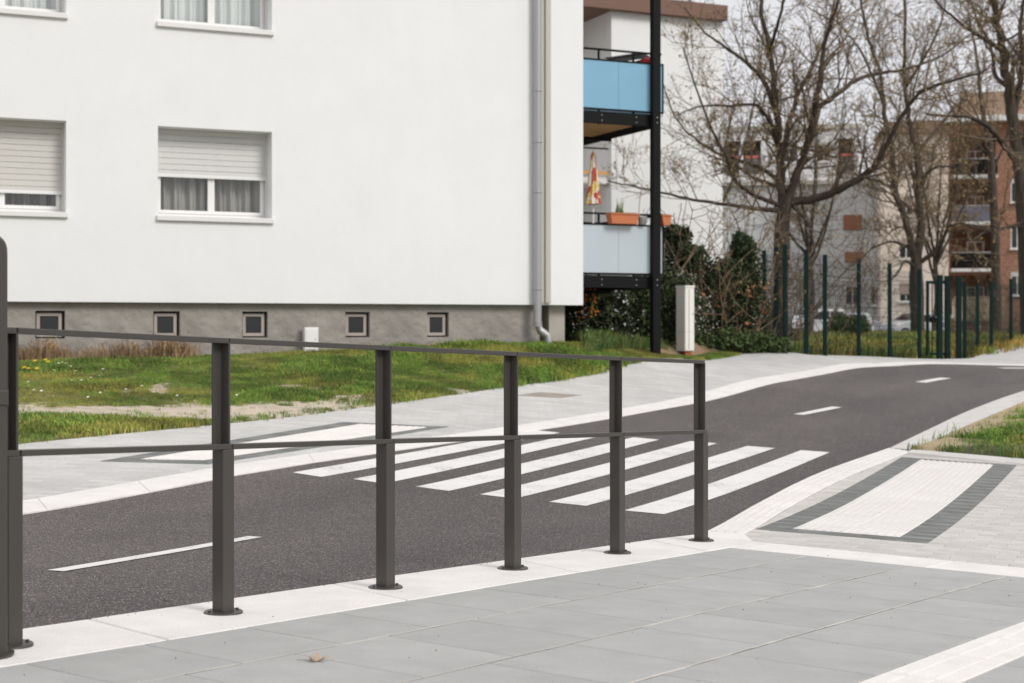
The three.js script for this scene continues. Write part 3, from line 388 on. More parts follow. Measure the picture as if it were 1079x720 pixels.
// ------------------------------------------------------------ white apartment block
const YAW = Math.atan2(.40883, .91261), LB = .6;
function uvBox(g, k) { const p = g.attributes.position, n = g.attributes.normal, u = g.attributes.uv; for (let i = 0; i < p.count; i++) { const ax = Math.abs(n.getX(i)), ay = Math.abs(n.getY(i)), az = Math.abs(n.getZ(i)); if (az >= ax && az >= ay) u.setXY(i, p.getX(i) * k, p.getY(i) * k); else if (ax >= ay) u.setXY(i, p.getZ(i) * k, p.getY(i) * k); else u.setXY(i, p.getX(i) * k, p.getZ(i) * k); } return g; }
function facade(x0, x1, y0, y1, holes, thick, z0) { const s = new THREE.Shape(); s.moveTo(x0, y0); s.lineTo(x1, y0); s.lineTo(x1, y1); s.lineTo(x0, y1); s.closePath(); for (const [a, b, c, d] of holes) { const p = new THREE.Path(); p.moveTo(a, c); p.lineTo(a, d); p.lineTo(b, d); p.lineTo(b, c); p.closePath(); s.holes.push(p); } return new THREE.ExtrudeGeometry(s, { depth: thick, bevelEnabled: false }).translate(0, 0, z0 - thick); }
const curtainMats = [std({ color: rgb(.4, .365, .34) }), std({ color: rgb(.8, .79, .77) })];
function curtain(w, h) { const g = new THREE.PlaneGeometry(w, h, 260, 1), p = g.attributes.position; for (let i = 0; i < p.count; i++) { const x = p.getX(i); p.setZ(i, .05 * Math.sin(x * 38 + 2 * Math.sin(x * 7)) + .02 * Math.sin(x * 83)); } g.computeVertexNormals(); return g; }
const slatGeo = {}; // rounded shutter slat
function slat(w, h) { const k = w.toFixed(2) + h.toFixed(3); if (slatGeo[k]) return slatGeo[k]; const s = new THREE.Shape(); s.moveTo(0, -h / 2 + .003); s.quadraticCurveTo(.012, 0, .002, h / 2 - .002); s.lineTo(-.006, h / 2 - .002); s.lineTo(-.006, -h / 2 + .003); s.closePath(); return slatGeo[k] = new THREE.ExtrudeGeometry(s, { depth: w, bevelEnabled: false, curveSegments: 5 }).rotateY(-Math.PI / 2).rotateY(Math.PI).translate(-w / 2, 0, 0).rotateY(0); }
function apartmentWindow(root, x0, x1, y0, y1, shutTo, cm, shMat, rz) {
  const g = new THREE.Group(); g.name = 'window'; root.add(g); const w = x1 - x0, h = y1 - y0, cx = (x0 + x1) / 2; g.position.set(cx, y0, rz); const f = .055;
  part(merge([cbox(w, f, .06, .004, 0, f / 2, 0), cbox(w, f, .06, .004, 0, h - f / 2, 0), cbox(f, h - 2 * f, .06, .004, -w / 2 + f / 2, h / 2, 0), cbox(f, h - 2 * f, .06, .004, w / 2 - f / 2, h / 2, 0)]), M.white, 'frame', g);
  for (const s of [-1, 1]) { const sw = w / 2 - f + .008, sx = s * (w / 4 - f / 2 + .004), q = .05; part(merge([cbox(sw, q, .05, .005, sx, f + q / 2, .018), cbox(sw, q, .05, .005, sx, h - f - q / 2, .018), cbox(q, h - 2 * f - 2 * q, .05, .005, sx - sw / 2 + q / 2, h / 2, .018), cbox(q, h - 2 * f - 2 * q, .05, .005, sx + sw / 2 - q / 2, h / 2, .018)]), M.white, 'sash', g); const pane = part(box(sw - 2 * q, h - 2 * f - 2 * q, .004, sx, h / 2, .02), M.glass, 'pane', g); pane.castShadow = false; }
  part(curtain(w - .06, h - .06).translate(0, h / 2, -.14), cm, 'curtain', g);
  if (shutTo < y1) { const n = Math.round((y1 - shutTo) / .082), sh = (y1 - shutTo) / n; for (let i = 0; i < n; i++) { const m = part(slat(w - .05, sh), shMat, 'slat', g); m.position.set(0, shutTo - y0 + sh * (i + .5), .075); } part(cbox(w - .05, .045, .03, .005, 0, shutTo - y0 + .0, .075), M.white, 'bottom_bar', g);
    for (const s of [-1, 1]) part(cbox(.03, h, .05, .003, s * (w / 2 - .012), h / 2, .075), shMat, 'guide_rail', g); }
  return g;
}
const block1 = top(new THREE.Group(), 'apartment_block', 'white rendered apartment block with roller shutters and grey plinth', 'building');
block1.position.set(-4.341, EYE - LB, -21.5); block1.rotation.y = YAW;
{
  const cols = [[-.827, .848], [-3.78, -2.102], [-6.75, -5.1], [-9.4, -7.75]], holes = [];
  for (const [a, b] of cols) for (let k = 0; k < 4; k++) holes.push([a, b, 1.585 + LB + 2.79 * k, 2.872 + LB + 2.79 * k]);
  part(uvBox(facade(-12.5, 6.027, .33 + LB, 12.4 + LB, holes, .42, 0), .35), M.plaster, 'wall', block1);
  part(uvBox(box(.42, 12.07, 9.5, 6.027 - .21, .33 + LB + 6.035, -.42 - 4.752), .35), M.plaster, 'gable_wall', block1);
  part(uvBox(box(18.0, 12.0, .3, -3.4, .33 + LB + 6, -9.7), .35), M.plaster, 'rear_wall', block1);
  part(box(18.6, .3, 10.2, -3.2, 12.4 + LB + .16, -4.95), M.beigeMetal, 'roof', block1);
  part(box(18.0, .2, 9, -3.4, .45 + LB, -5.1), M.beigeMetal, 'floor_slab', block1);
  cols.forEach(([a, b], c) => { for (let k = 0; k < 4; k++) { const y0 = 1.585 + LB + 2.79 * k, y1 = y0 + 1.287; let st = y1, cm = curtainMats[0], sm = M.shutter; if (k === 0 && c === 0) st = 2.19 + LB; else if (k === 0 && c === 1) { st = 1.875 + LB; sm = M.shutterBeige; } else if (k === 1) { cm = curtainMats[1]; st = y1 - .25; } else st = y1 - R(0, .9);
    apartmentWindow(block1, a, b, y0, y1, st, cm, sm, -.35);
    const g = new THREE.Group(); g.name = 'sill'; block1.add(g); part(cbox(b - a + .04, .075, .44, .006, (a + b) / 2, y0 - .038, -.17), M.sill, 'sill_board', g); } });
  // plinth with cellar windows
  const bw = [[-2.501, -2.102], [-.871, -.488], [.432, .815], [2.026, 2.415], [3.356, 3.721], [-4.6, -4.2]], Z = -.12;
  part(uvBox(facade(-12.4, 5.3, -.9 + LB, .345 + LB, bw.map(([a, b]) => [a, b, -.182 + LB, .206 + LB]), .3, Z), .6), M.plinth, 'plinth', block1);
  part(uvBox(box(.26, 1.24, 8.5, 5.17, -.28 + LB, -.42 - 4.253), .6), M.plinth, 'plinth_return', block1);
  part(uvBox(cbox(.29, 1.24, .36, .008, 5.64, -.278 + LB, -.36), .6), std({ map: texRender, color: rgb(1.35, 1.35, 1.3), bumpMap: texRenderB, bumpScale: .008 }), 'corner_pier', block1);
  for (const [a, b] of bw) { const g = new THREE.Group(); g.name = 'cellar_window'; g.position.set((a + b) / 2 - .008, LB + .008, Z - .075); block1.add(g); const w = b - a - .055, h = .388 - .05, f = .046; part(merge([cbox(w, f, .03, .003, 0, h / 2 - f / 2, 0), cbox(w, f, .03, .003, 0, -h / 2 + f / 2, 0), cbox(f, h - 2 * f, .03, .003, -w / 2 + f / 2, 0, 0), cbox(f, h - 2 * f, .03, .003, w / 2 - f / 2, 0, 0)]), M.basementFrame, 'frame', g); part(box(w - 2 * f, h - 2 * f, .006, 0, 0, -.01), M.darkGlass, 'pane', g); part(box(w + .06, h + .06, .01, 0, 0, -.16), M.black, 'backing', g); }
  // downpipe
  const dp = new THREE.Group(); dp.name = 'downpipe'; dp.position.set(5.165, 0, .085); block1.add(dp);
  const c = new THREE.CatmullRomCurve3([[0, 12.3, 0], [0, 8, 0], [0, 4, 0], [0, 1, 0], [0, .1, 0], [0, .0, 0], [.03, -.07, 0], [.12, -.13, .02], [.165, -.18, .03], [.175, -.3, .03]].map(([x, y, z]) => new THREE.Vector3(x, y + LB, z)), false, 'centripetal');
  part(new THREE.TubeGeometry(c, 90, .066, 16), M.zinc, 'pipe', dp); for (const y of [.58, 2.13, 2.93, 3.75, 5.6, 8.3]) part(new THREE.TorusGeometry(.069, .009, 8, 20).rotateX(Math.PI / 2).translate(0, y + LB, 0), M.zinc, 'bracket', dp); for (const y of [.03, -.02]) part(cyl(.073, .073, .035, 18, 0, y + LB + .02, 0), M.zinc, 'collar', dp);
  part(merge([cbox(.055, 12.0, .03, .004, 5.28, 6.36 + LB, .016), cbox(.095, 12.0, .05, .006, 5.375, 6.36 + LB, .026)]), M.beigeMetal, 'joint_profile', block1);
}
// ------------------------------------------------------------ steel balconies beside the gable
{
  const b = top(new THREE.Group(), 'steel_balcony', 'black steel balcony tower with pale blue and grey glass panels', 'balcony'); b.position.set(-4.341, EYE - LB, -21.5); b.rotation.y = YAW;
  const blue = new THREE.MeshPhysicalMaterial({ color: rgb(.3, .58, .76), roughness: .35, transmission: .3, thickness: 0, side: THREE.DoubleSide }), grey = new THREE.MeshPhysicalMaterial({ color: rgb(.66, .73, .77), roughness: .35, transmission: .3, thickness: 0, side: THREE.DoubleSide }), wood = std({ color: rgb(.5, .3, .14), roughness: .7 });
  const x0 = 6.05, x1 = 7.58, zf = -.15, zb = -3.6;
  for (const [x, z] of [[7.41, -.06], [7.41, -3.5]]) part(cbox(.145, 10.2, .12, .006, x, 4.45 + LB - .0 , z), M.black, 'post', b);
  [[.72, grey], [3.43, blue], [6.14, grey]].forEach(([h, gm]) => { const y = h + LB, f = new THREE.Group(); f.name = 'balcony_level'; b.add(f);
    part(merge([cbox(x1 - x0 - .1, .2, .06, .004, (x0 + x1) / 2 - .05, y, zf), cbox(x1 - x0 - .1, .2, .06, .004, (x0 + x1) / 2 - .05, y, zb), box(.06, .2, zf - zb - .07, x1 - .08, y, (zf + zb) / 2), box(.06, .2, zf - zb - .07, x0 + .01, y, (zf + zb) / 2)]), M.black, 'beam', f);
    part(box(x1 - x0 - .24, .05, zf - zb - .12, (x0 + x1) / 2 - .04, y + .02, (zf + zb) / 2), wood, 'deck', f);
    part(box(x1 - x0 - .12, .06, .05, (x0 + x1) / 2 - .05, y - .13, zf - 1.6), M.black, 'joist', f);
    const yb = y + .15, yt = y + .935; for (const [a, c] of [[x0, 6.74], [6.745, 7.36], [7.47, 7.585]]) part(box(c - a, yt - yb, .012, (a + c) / 2, (yt + yb) / 2, zf + .03), gm, 'glass_panel', f);
    part(box(.012, yt - yb, zf - zb, x1 + .01, (yt + yb) / 2, (zf + zb) / 2), gm, 'glass_panel', f);
    part(merge([box(x1 - x0, .025, .03, (x0 + x1) / 2, yt + .012, zf + .03), box(x1 - x0, .03, .03, (x0 + x1) / 2, yb - .016, zf + .03), cbox(.025, .84, .035, .003, x1 + .005, (yt + yb) / 2, zf + .03), box(.02, .84, .035, 7.365, (yt + yb) / 2, zf + .03)]), M.black, 'panel_frame', f);
    part(merge([cbox(x1 - x0 + .02, .03, .045, .003, (x0 + x1) / 2, y + 1.13, zf - .03), cbox(.045, .03, zf - zb, .003, x1 - .02, y + 1.13, (zf + zb) / 2)]), M.black, 'handrail', f);
    for (const x of [6.4, 7.05]) { part(box(.03, 1.22, .03, x, y + .5, zf - .02), M.black, 'baluster', f); for (const q of [-.05, .04]) part(new THREE.CylinderGeometry(.009, .009, .012, 8).rotateX(Math.PI / 2).translate(x + .03, y + q, zf + .035), M.zinc, 'bolt', f); }
    for (const q of [-.05, .04]) part(new THREE.CylinderGeometry(.01, .01, .012, 8).rotateX(Math.PI / 2).translate(7.41, y + q, .004), M.zinc, 'bolt', f); });
  const L2W = (x, h, z) => { const v = new THREE.Vector3(x, h + LB, z).applyAxisAngle(new THREE.Vector3(0, 1, 0), YAW); return v.add(b.position); };
  const thing = (name, label, cat, x, h, z, group) => { const g = top(new THREE.Group(), name, label, cat, group); g.position.copy(L2W(x, h, z)); g.rotation.y = YAW; return g; };
  const terra = std({ color: rgb(.52, .17, .07), roughness: .8 }), soil = std({ color: rgb(.05, .035, .025) });
  const planter = (w, lab, x, z) => { const g = thing('flower_box', lab, 'flower box', x, 1.68, z, 'orange flower boxes on the balcony'); const s = new THREE.Shape(); s.moveTo(-w / 2 + .03, 0); s.lineTo(w / 2 - .03, 0); s.lineTo(w / 2, .15); s.lineTo(-w / 2, .15); s.closePath(); part(new THREE.ExtrudeGeometry(s, { depth: .16, bevelEnabled: true, bevelSize: .006, bevelThickness: .006, bevelSegments: 1 }).translate(0, 0, -.08), terra, 'trough', g); part(cbox(w + .03, .025, .2, .004, 0, .158, 0), terra, 'rim', g); part(box(w - .03, .01, .14, 0, .175, 0), soil, 'earth', g); return g; };
  const pb = planter(.52, 'long orange flower box on the lower balcony rail', 6.78, zf + .1); const leaf = std({ color: rgb(.16, .19, .07) }); const lg = []; for (let i = 0; i < 26; i++) { const h = R(.05, .32) * (i < 16 ? 1 : .5); lg.push(new THREE.ConeGeometry(.012, h, 4).rotateZ(R(-.35, .35)).translate(R(-.1, .02), .17 + h / 2, R(-.03, .03))); } part(merge(lg), leaf, 'plant', pb);
  planter(.17, 'short orange flower box at the outer corner of the lower balcony', 7.6, zf + .06);
  const pot = thing('flower_pot', 'small grey pot beside the long orange flower box', 'pot', 7.18, 1.68, zf + .06); part(new THREE.LatheGeometry([[.0, 0], [.06, 0], [.08, .13], [.07, .13], [.05, .01]].map((p) => new THREE.Vector2(...p)), 18), M.zinc, 'bowl', pot);
  // folded parasol
  const um = thing('parasol', 'folded red and yellow parasol on the lower balcony', 'parasol', 6.6, .77, -.75); const cloth = dataTex(128, 128, (i, j) => { const k = (Math.floor(i / 22 + 2.4 * tfbm(i / 128 * 4, j / 128 * 4, 4)) + Math.floor(j / 26 + 2 * tfbm(i / 128 * 4 + 2, j / 128 * 4, 4))) % 3; return k === 0 ? [190, 84, 74] : k === 1 ? [216, 190, 110] : [228, 216, 204]; }, true);
  const prof = [[.015, 2.17], [.035, 2.1], [.05, 1.9], [.075, 1.7], [.09, 1.5], [.105, 1.36], [.12, 1.28]], ug = new THREE.LatheGeometry(prof.map((p) => new THREE.Vector2(...p)), 40), up = ug.attributes.position; for (let i = 0; i < up.count; i++) { const a = Math.atan2(up.getZ(i), up.getX(i)), k = 1 + .22 * Math.sin(a * 8 + up.getY(i) * 2); up.setX(i, up.getX(i) * k); up.setZ(i, up.getZ(i) * k); } ug.computeVertexNormals();
  part(ug, std({ map: cloth }), 'canopy', um); part(cyl(.016, .016, 2.2, 10, 0, 1.1, 0), M.white, 'pole', um); part(cyl(.17, .2, .06, 24, 0, .03, 0), M.zinc, 'foot', um);
  const cu = thing('cushion', 'red cushion lying on the upper balcony rail', 'cushion', 7.44, 4.44, zf - .22); { const g = new THREE.SphereGeometry(1, 20, 12).scale(.16, .09, .12); part(g, std({ color: rgb(.5, .04, .07) }), 'pad', cu); part(new THREE.TorusGeometry(.14, .006, 6, 24).rotateX(Math.PI / 2).scale(1.1, 1, .85), std({ color: rgb(.35, .03, .05) }), 'piping', cu); }
  const cs = thing('clothes_rack', 'dark slanted cloth drying on the upper balcony rail', 'cloth', 7.1, 4.4, zf - .3); part(new THREE.PlaneGeometry(.75, .3, 12, 4).rotateX(-1.1).rotateZ(.2).translate(0, .12, 0), std({ color: rgb(.03, .03, .032) }), 'fabric', cs); part(box(.7, .015, .015, 0, .14, 0).rotateZ(.2), M.black, 'bar', cs);
}
{ // utility cabinets
  const g = top(new THREE.Group(), 'utility_cabinet', 'tall narrow cream utility cabinet on a red foot by the walkway', 'utility box'); const X = 3.15, D = 26.75; g.scale.setScalar(1.2); g.position.set(X, gy(X, D) - .03, -D); g.rotation.y = .68; const cm = std({ color: rgb(.92, .89, .83), roughness: .55, map: texPlaster });
  part(cbox(.2, .96, .2, .008, 0, .62, 0), cm, 'cabinet', g); part(cbox(.215, .03, .215, .006, 0, 1.115, 0), cm, 'lid', g); part(cbox(.008, .9, .01, .002, -.02, .62, .1035), M.beigeMetal, 'door_seam', g); part(box(.203, .006, .203, 0, .43, 0), M.beigeMetal, 'seam', g); part(box(.13, .22, .13, 0, .08, 0), std({ color: rgb(.42, .12, .06), map: texSoil }), 'foot', g); part(cbox(.016, .03, .01, .003, .06, .7, .105), M.zinc, 'lock', g);
  const m = top(new THREE.Group(), 'meter_box', 'small white meter box standing at the foot of the grey plinth', 'utility box'); const p = wallT(1.44, .0); m.position.set(p[0], gy(...p) - .02, -p[1]); m.rotation.y = YAW; part(cbox(.215, .4, .12, .008, 0, .2, 0), M.white, 'case', m); part(cbox(.175, .3, .008, .003, 0, .22, .063), M.white, 'door', m); part(cbox(.012, .02, .01, .002, .06, .22, .07), M.zinc, 'lock', m);
}
{ // fallen plane-tree leaf on the slabs
  const X = -.6, D = 4.53, g = top(new THREE.Group(), 'fallen_leaf', 'dry tan lobed leaf lying on the grey slabs', 'leaf'); g.position.set(X, gy(X, D) + .004, -D); g.rotation.y = .5; const s = new THREE.Shape(), pts = []; for (let i = 0; i < 40; i++) { const a = i / 40 * 6.283, r = .021 + .013 * Math.cos(a * 5) + .003 * Math.cos(a * 10 + 1); pts.push(new THREE.Vector2(Math.cos(a) * r * 1.1, Math.sin(a) * r)); } s.setFromPoints(pts); const lg = new THREE.ExtrudeGeometry(s, { depth: .0008, bevelEnabled: false }).rotateX(-Math.PI / 2), p = lg.attributes.position; for (let i = 0; i < p.count; i++) p.setY(i, p.getY(i) + 9 * (p.getX(i) ** 2 + p.getZ(i) ** 2) * (1 + .5 * Math.sin(p.getX(i) * 150))); lg.computeVertexNormals(); const lm = std({ color: rgb(.42, .31, .2) }); part(lg, lm, 'blade', g); part(new THREE.CylinderGeometry(.0008, .0012, .05, 5).rotateZ(1.45).translate(-.042, .006, 0), std({ color: rgb(.2, .14, .1) }), 'stalk', g);
}
// ------------------------------------------------------------ green mesh fence and gate
{
  const wire = (len, h) => { const g = []; const nv = Math.round(len / .1); for (let i = 1; i < nv; i++) g.push(box(.008, h, .006, -len / 2 + i * len / nv, h / 2, 0)); for (let y = .05; y < h; y += .2) { g.push(box(len, .009, .005, 0, y, .007)); g.push(box(len, .009, .005, 0, y, -.007)); } return merge(g); };
  const makeFence = (pts, H, label, back) => { const f = top(new THREE.Group(), 'mesh_fence', label, 'fence', 'green mesh fences beyond the path'); const p0 = pts[0]; f.position.set(p0[0], gy(...p0), -p0[1]);
    pts.forEach((p, i) => { const x = p[0] - p0[0], y = gy(...p) - gy(...p0), z = -(p[1] - p0[1]); const g = part(cbox(.08, H + .25, .07, .006, 0, H / 2 - .1, 0), M.fence, 'post', f); g.position.set(x, y, z); part(cbox(.088, .03, .078, .005, 0, H + .035, 0), M.fence, 'cap', g);
      if (i) { const q = pts[i - 1], dx = p[0] - q[0], dz = -(p[1] - q[1]), len = Math.hypot(dx, dz) - .12, m = part(wire(len, H - .08), M.fence, 'mesh_panel', f); m.userData.kind = 'stuff'; m.position.set((p[0] + q[0]) / 2 - p0[0], (gy(...p) + gy(...q)) / 2 - gy(...p0) + .03, -((p[1] + q[1]) / 2 - p0[1])); m.rotation.set(0, Math.atan2(-dz, dx), 0); } });
    return f; };
  makeFence([[5.35, 31.2], [5.39, 30.0], [5.37, 28.92], [5.98, 29.9], [6.6, 31.0], [7.592, 32.2], [8.575, 33.4], [9.741, 35.15]], 2.08, 'dark green mesh fence left of the gate along the walkway end');
  makeFence([[11.388, 37.0], [12.408, 39.2], [13.3, 40.8], [14.609, 43.05], [16.4, 46.2], [18.5, 50]], 1.86, 'dark green mesh fence climbing the slope right of the gate');
  const g = top(new THREE.Group(), 'gate', 'open dark green metal gate between the two mesh fences', 'gate'); const gp = [10.2, 35.3]; g.position.set(gp[0], gy(...gp), -gp[1]);
  const post = (x, z, n) => { const m = part(cbox(.12, 2.05, .12, .008, 0, .95, 0), M.fence, 'post', g); m.position.set(x, 0, z); part(cbox(.13, .03, .13, .005, 0, 1.99, 0), M.fence, 'cap', m); };
  post(.04, .1); post(.37, -.4); post(.92, -1.3);
  const lf = new THREE.Group(); lf.name = 'leaf'; lf.position.set(-.14, .08, -.3); lf.rotation.y = .25; g.add(lf); part(merge([cbox(.07, 1.8, .05, .005, 0, .9, 0), cbox(.07, 1.8, .05, .005, .5, .9, 0), cbox(.43, .07, .05, .005, .25, 1.765, 0), cbox(.43, .06, .05, .005, .25, .03, 0)]), M.fence, 'frame', lf); for (let i = 1; i < 4; i++) part(box(.02, 1.68, .02, i * .125, .9, 0), M.fence, 'bar', lf); part(cbox(.3, .13, .1, .01, .2, .86, .06), M.black, 'lock_box', lf); part(cbox(.12, .03, .05, .004, .2, .92, .13), M.zinc, 'handle', lf);
}
// ------------------------------------------------------------ buildings behind
function openings(root, list, z, mats) { for (const [x0, x1, y0, y1, sh] of list) { const g = new THREE.Group(); g.name = 'window'; g.position.set((x0 + x1) / 2, y0 + LB, z); root.add(g); const w = x1 - x0, h = y1 - y0, f = .07; part(box(w, h, .02, 0, h / 2, -.1), M.darkGlass, 'pane', g); part(merge([box(w, f, .08, 0, f / 2, -.05), box(w, f, .08, 0, h - f / 2, -.05), box(f, h - 2 * f, .08, -w / 2 + f / 2, h / 2, -.05), box(f, h - 2 * f, .08, w / 2 - f / 2, h / 2, -.05), box(f * .8, h - 2 * f, .07, 0, h / 2, -.05)]), M.white, 'frame', g); part(box(w + .1, .08, .26, 0, -.045, .03), M.sill, 'sill', g); if (sh) part(box(w - .06, h * sh, .03, 0, h - h * sh / 2, -.002), mats ?? M.shutterBeige, 'shutter', g); } }
const YAWF = -.2;
function groupAt(name, label, X, D, yaw = YAW) { const g = top(new THREE.Group(), name, label, 'building'); g.position.set(X, EYE - LB, -D); g.rotation.y = yaw; return g; }
const railMat = (r, g, b) => std({ color: rgb(r, g, b), roughness: .6 });
{ // second white block
  const b = groupAt('apartment_block', 'white apartment block with brown roof edge behind the balconies', 7.16, 50), brown = std({ color: rgb(.2, .115, .085), roughness: .8 });
  part(uvBox(box(4.27, 11.9, .4, -2.135, 4.37 + LB, -.2), .3), M.plaster, 'wall', b); part(uvBox(box(.4, 11.9, 12, -.2, 4.37 + LB, -6.41), .3), M.plaster, 'gable_wall', b); part(uvBox(box(.4, 11.9, 1.6, -4.07, 4.37 + LB, -1.21), .3), M.plaster, 'loggia_side', b);
  part(uvBox(box(9, 11.9, .3, -8.5, 4.37 + LB, -2.2), .3), M.plaster, 'loggia_wall', b); part(box(13.6, .5, 13, -6.78, 10.57 + LB, -6.2), brown, 'roof_edge', b);
  for (const h of [-.1, 2.3, 4.75, 7.5]) { part(box(8.8, .2, 1.9, -8.7, h + LB, -1.1), M.sill, 'balcony_floor', b); const r = part(box(8.8, .1, .04, -8.72, h + .25 + LB, -.12), railMat(.7, .36, .1), 'balcony_rail', b); part(box(8.8, .05, .05, -8.72, h + 1.05 + LB, -.12), M.black, 'handrail', r); }
  openings(b, [[-5.2, -4.75, 7.7, 9.9, 0], [-6.4, -5.5, 7.7, 9.9, 0], [-5.9, -4.9, 5.0, 7.1, .3], [-7.4, -6.4, 2.5, 4.6, 0]], -2.04);
}
{ // grey slab block with loggias
  const b = groupAt('apartment_block', 'pale grey apartment block with dark loggias and salmon rails behind the trees', 23.08, 98, YAWF), grey = std({ map: texPlaster, color: rgb(.92, .92, .94) }), salmon = railMat(.62, .16, .12), green = railMat(.25, .4, .2), dark = std({ color: rgb(.1, .1, .115) });
  const lx = [[-8.85, -7.85], [-7.6, -6.4], [-1.3, -.25], [-14, -12.6]], holes = []; for (const [a, c] of lx) for (let k = 0; k < 5; k++) holes.push([a, c, 10.2 - k * 2.79 + LB, 12.5 - k * 2.79 + LB]); for (let k = 0; k < 5; k++) { holes.push([-2.7, -1.8, 10.95 - k * 2.79 + LB, 12.3 - k * 2.79 + LB]); holes.push([-5.0, -4.0, 10.95 - k * 2.79 + LB, 12.3 - k * 2.79 + LB]); }
  part(uvBox(facade(-22, 0, -1.5 + LB, 13.1 + LB, holes.filter((h) => h[2] > -1.2 + LB), .35, 0), .3), grey, 'wall', b); part(uvBox(box(.35, 14.6, 11, -.175, 5.8 + LB, -5.86), .3), grey, 'gable_wall', b); part(box(22.4, .35, 12, -11, 13.28 + LB, -5.9), M.beigeMetal, 'roof_edge', b); part(box(21.2, 14.4, .2, -11, 5.7 + LB, -1.6), dark, 'loggia_back', b);
  for (const [a, c] of lx) for (let k = 0; k < 5; k++) { const y = 10.2 - k * 2.79 + LB; const r = part(box(c - a, .16, .06, (a + c) / 2, y + 1.2, -.1), k === 1 && a < -9 ? green : salmon, 'balcony_rail', b); part(box(c - a, 1.1, .03, (a + c) / 2, y + .55, -.13), std({ color: rgb(.13, .125, .13), roughness: .6 }), 'balcony_panel', r); part(box(c - a, .16, 1.4, (a + c) / 2, y - .081, -.75), M.sill, 'balcony_floor', b); }
  const w = []; for (let k = 0; k < 5; k++) { w.push([-2.7, -1.8, 10.95 - k * 2.79, 12.3 - k * 2.79, k === 1 ? .6 : .2], [-5.0, -4.0, 10.95 - k * 2.79, 12.3 - k * 2.79, .3]); } openings(b, w.filter((q) => q[2] > -1), -.02);
}
{ // low grey wing in front of it
  const b = groupAt('apartment_block', 'low grey brick wing with white windows behind the parked cars', 24.53, 97.5, YAWF), grey = std({ map: texPlaster, color: rgb(.72, .73, .74) }), rb = std({ color: rgb(.3, .13, .08) }), wins = [[-2.4, -1.35, 1.33, 2.6, 0], [-.75, .0, 1.33, 2.6, 0], [-7.2, -6, 1.33, 2.6, 0]];
  part(uvBox(facade(-11, .5, -1.5 + LB, 9.4 + LB, wins.map((q) => [q[0], q[1], q[2] + LB, q[3] + LB]), .3, 0), .3), grey, 'wall', b); part(uvBox(box(11.5, 10.9, 3, -5.25, 3.95 + LB, -1.85), .3), grey, 'rear_volume', b); part(box(11.8, .25, 3.6, -5.25, 9.54 + LB, -1.5), M.beigeMetal, 'roof_edge', b);
  openings(b, wins, -.02); for (const [x0, x1, y0, y1] of [[-2.5, -1.3, 6.35, 7.35], [-2.4, -1.3, 4.2, 4.9]]) part(cbox(x1 - x0, y1 - y0, .12, .01, (x0 + x1) / 2, (y0 + y1) / 2 + LB, .065), rb, 'brick_panel', b); part(box(.3, 10.4, .14, .2, 3.8 + LB, .075), rb, 'corner_strip', b);
  for (let k = 0; k < 13; k++) part(box(11.3, .018, .016, -5.3, -1 + k * .62 + LB, .004), M.jointDark, 'course_joint', b);
}
{ // cream block
  const b = groupAt('apartment_block', 'cream rendered apartment block behind the double-trunk tree', 27.3, 92, YAWF), cream = std({ map: texPlaster, color: rgb(1, .86, .75) }), wins = []; for (let k = 0; k < 4; k++) wins.push([-3.0, -2.1, 1.47 + k * 2.72, 2.68 + k * 2.72, [.62, .25, .5, .9][k]]);
  part(uvBox(facade(-4.1, 0, -1.5 + LB, 12.1 + LB, wins.map((q) => [q[0], q[1], q[2] + LB, q[3] + LB]), .35, 0), .3), cream, 'wall', b); part(uvBox(box(4.08, 13.5, 9, -2.05, 5.25 + LB, -5.1), .3), cream, 'rear_volume', b); part(box(4.1, .7, .05, -2.05, -.75 + LB, .03), std({ color: rgb(.3, .16, .12) }), 'base_course', b);
  const s = new THREE.Shape(); s.moveTo(-4.3, 12.1 + LB); s.lineTo(.2, 12.1 + LB); s.lineTo(-.4, 12.8 + LB); s.lineTo(-3.7, 12.8 + LB); s.closePath(); part(new THREE.ExtrudeGeometry(s, { depth: 9.5, bevelEnabled: false }).translate(0, 0, -9.1), std({ color: rgb(.3, .2, .15) }), 'roof', b); openings(b, wins, -.02, std({ color: rgb(.42, .34, .29) }));
}
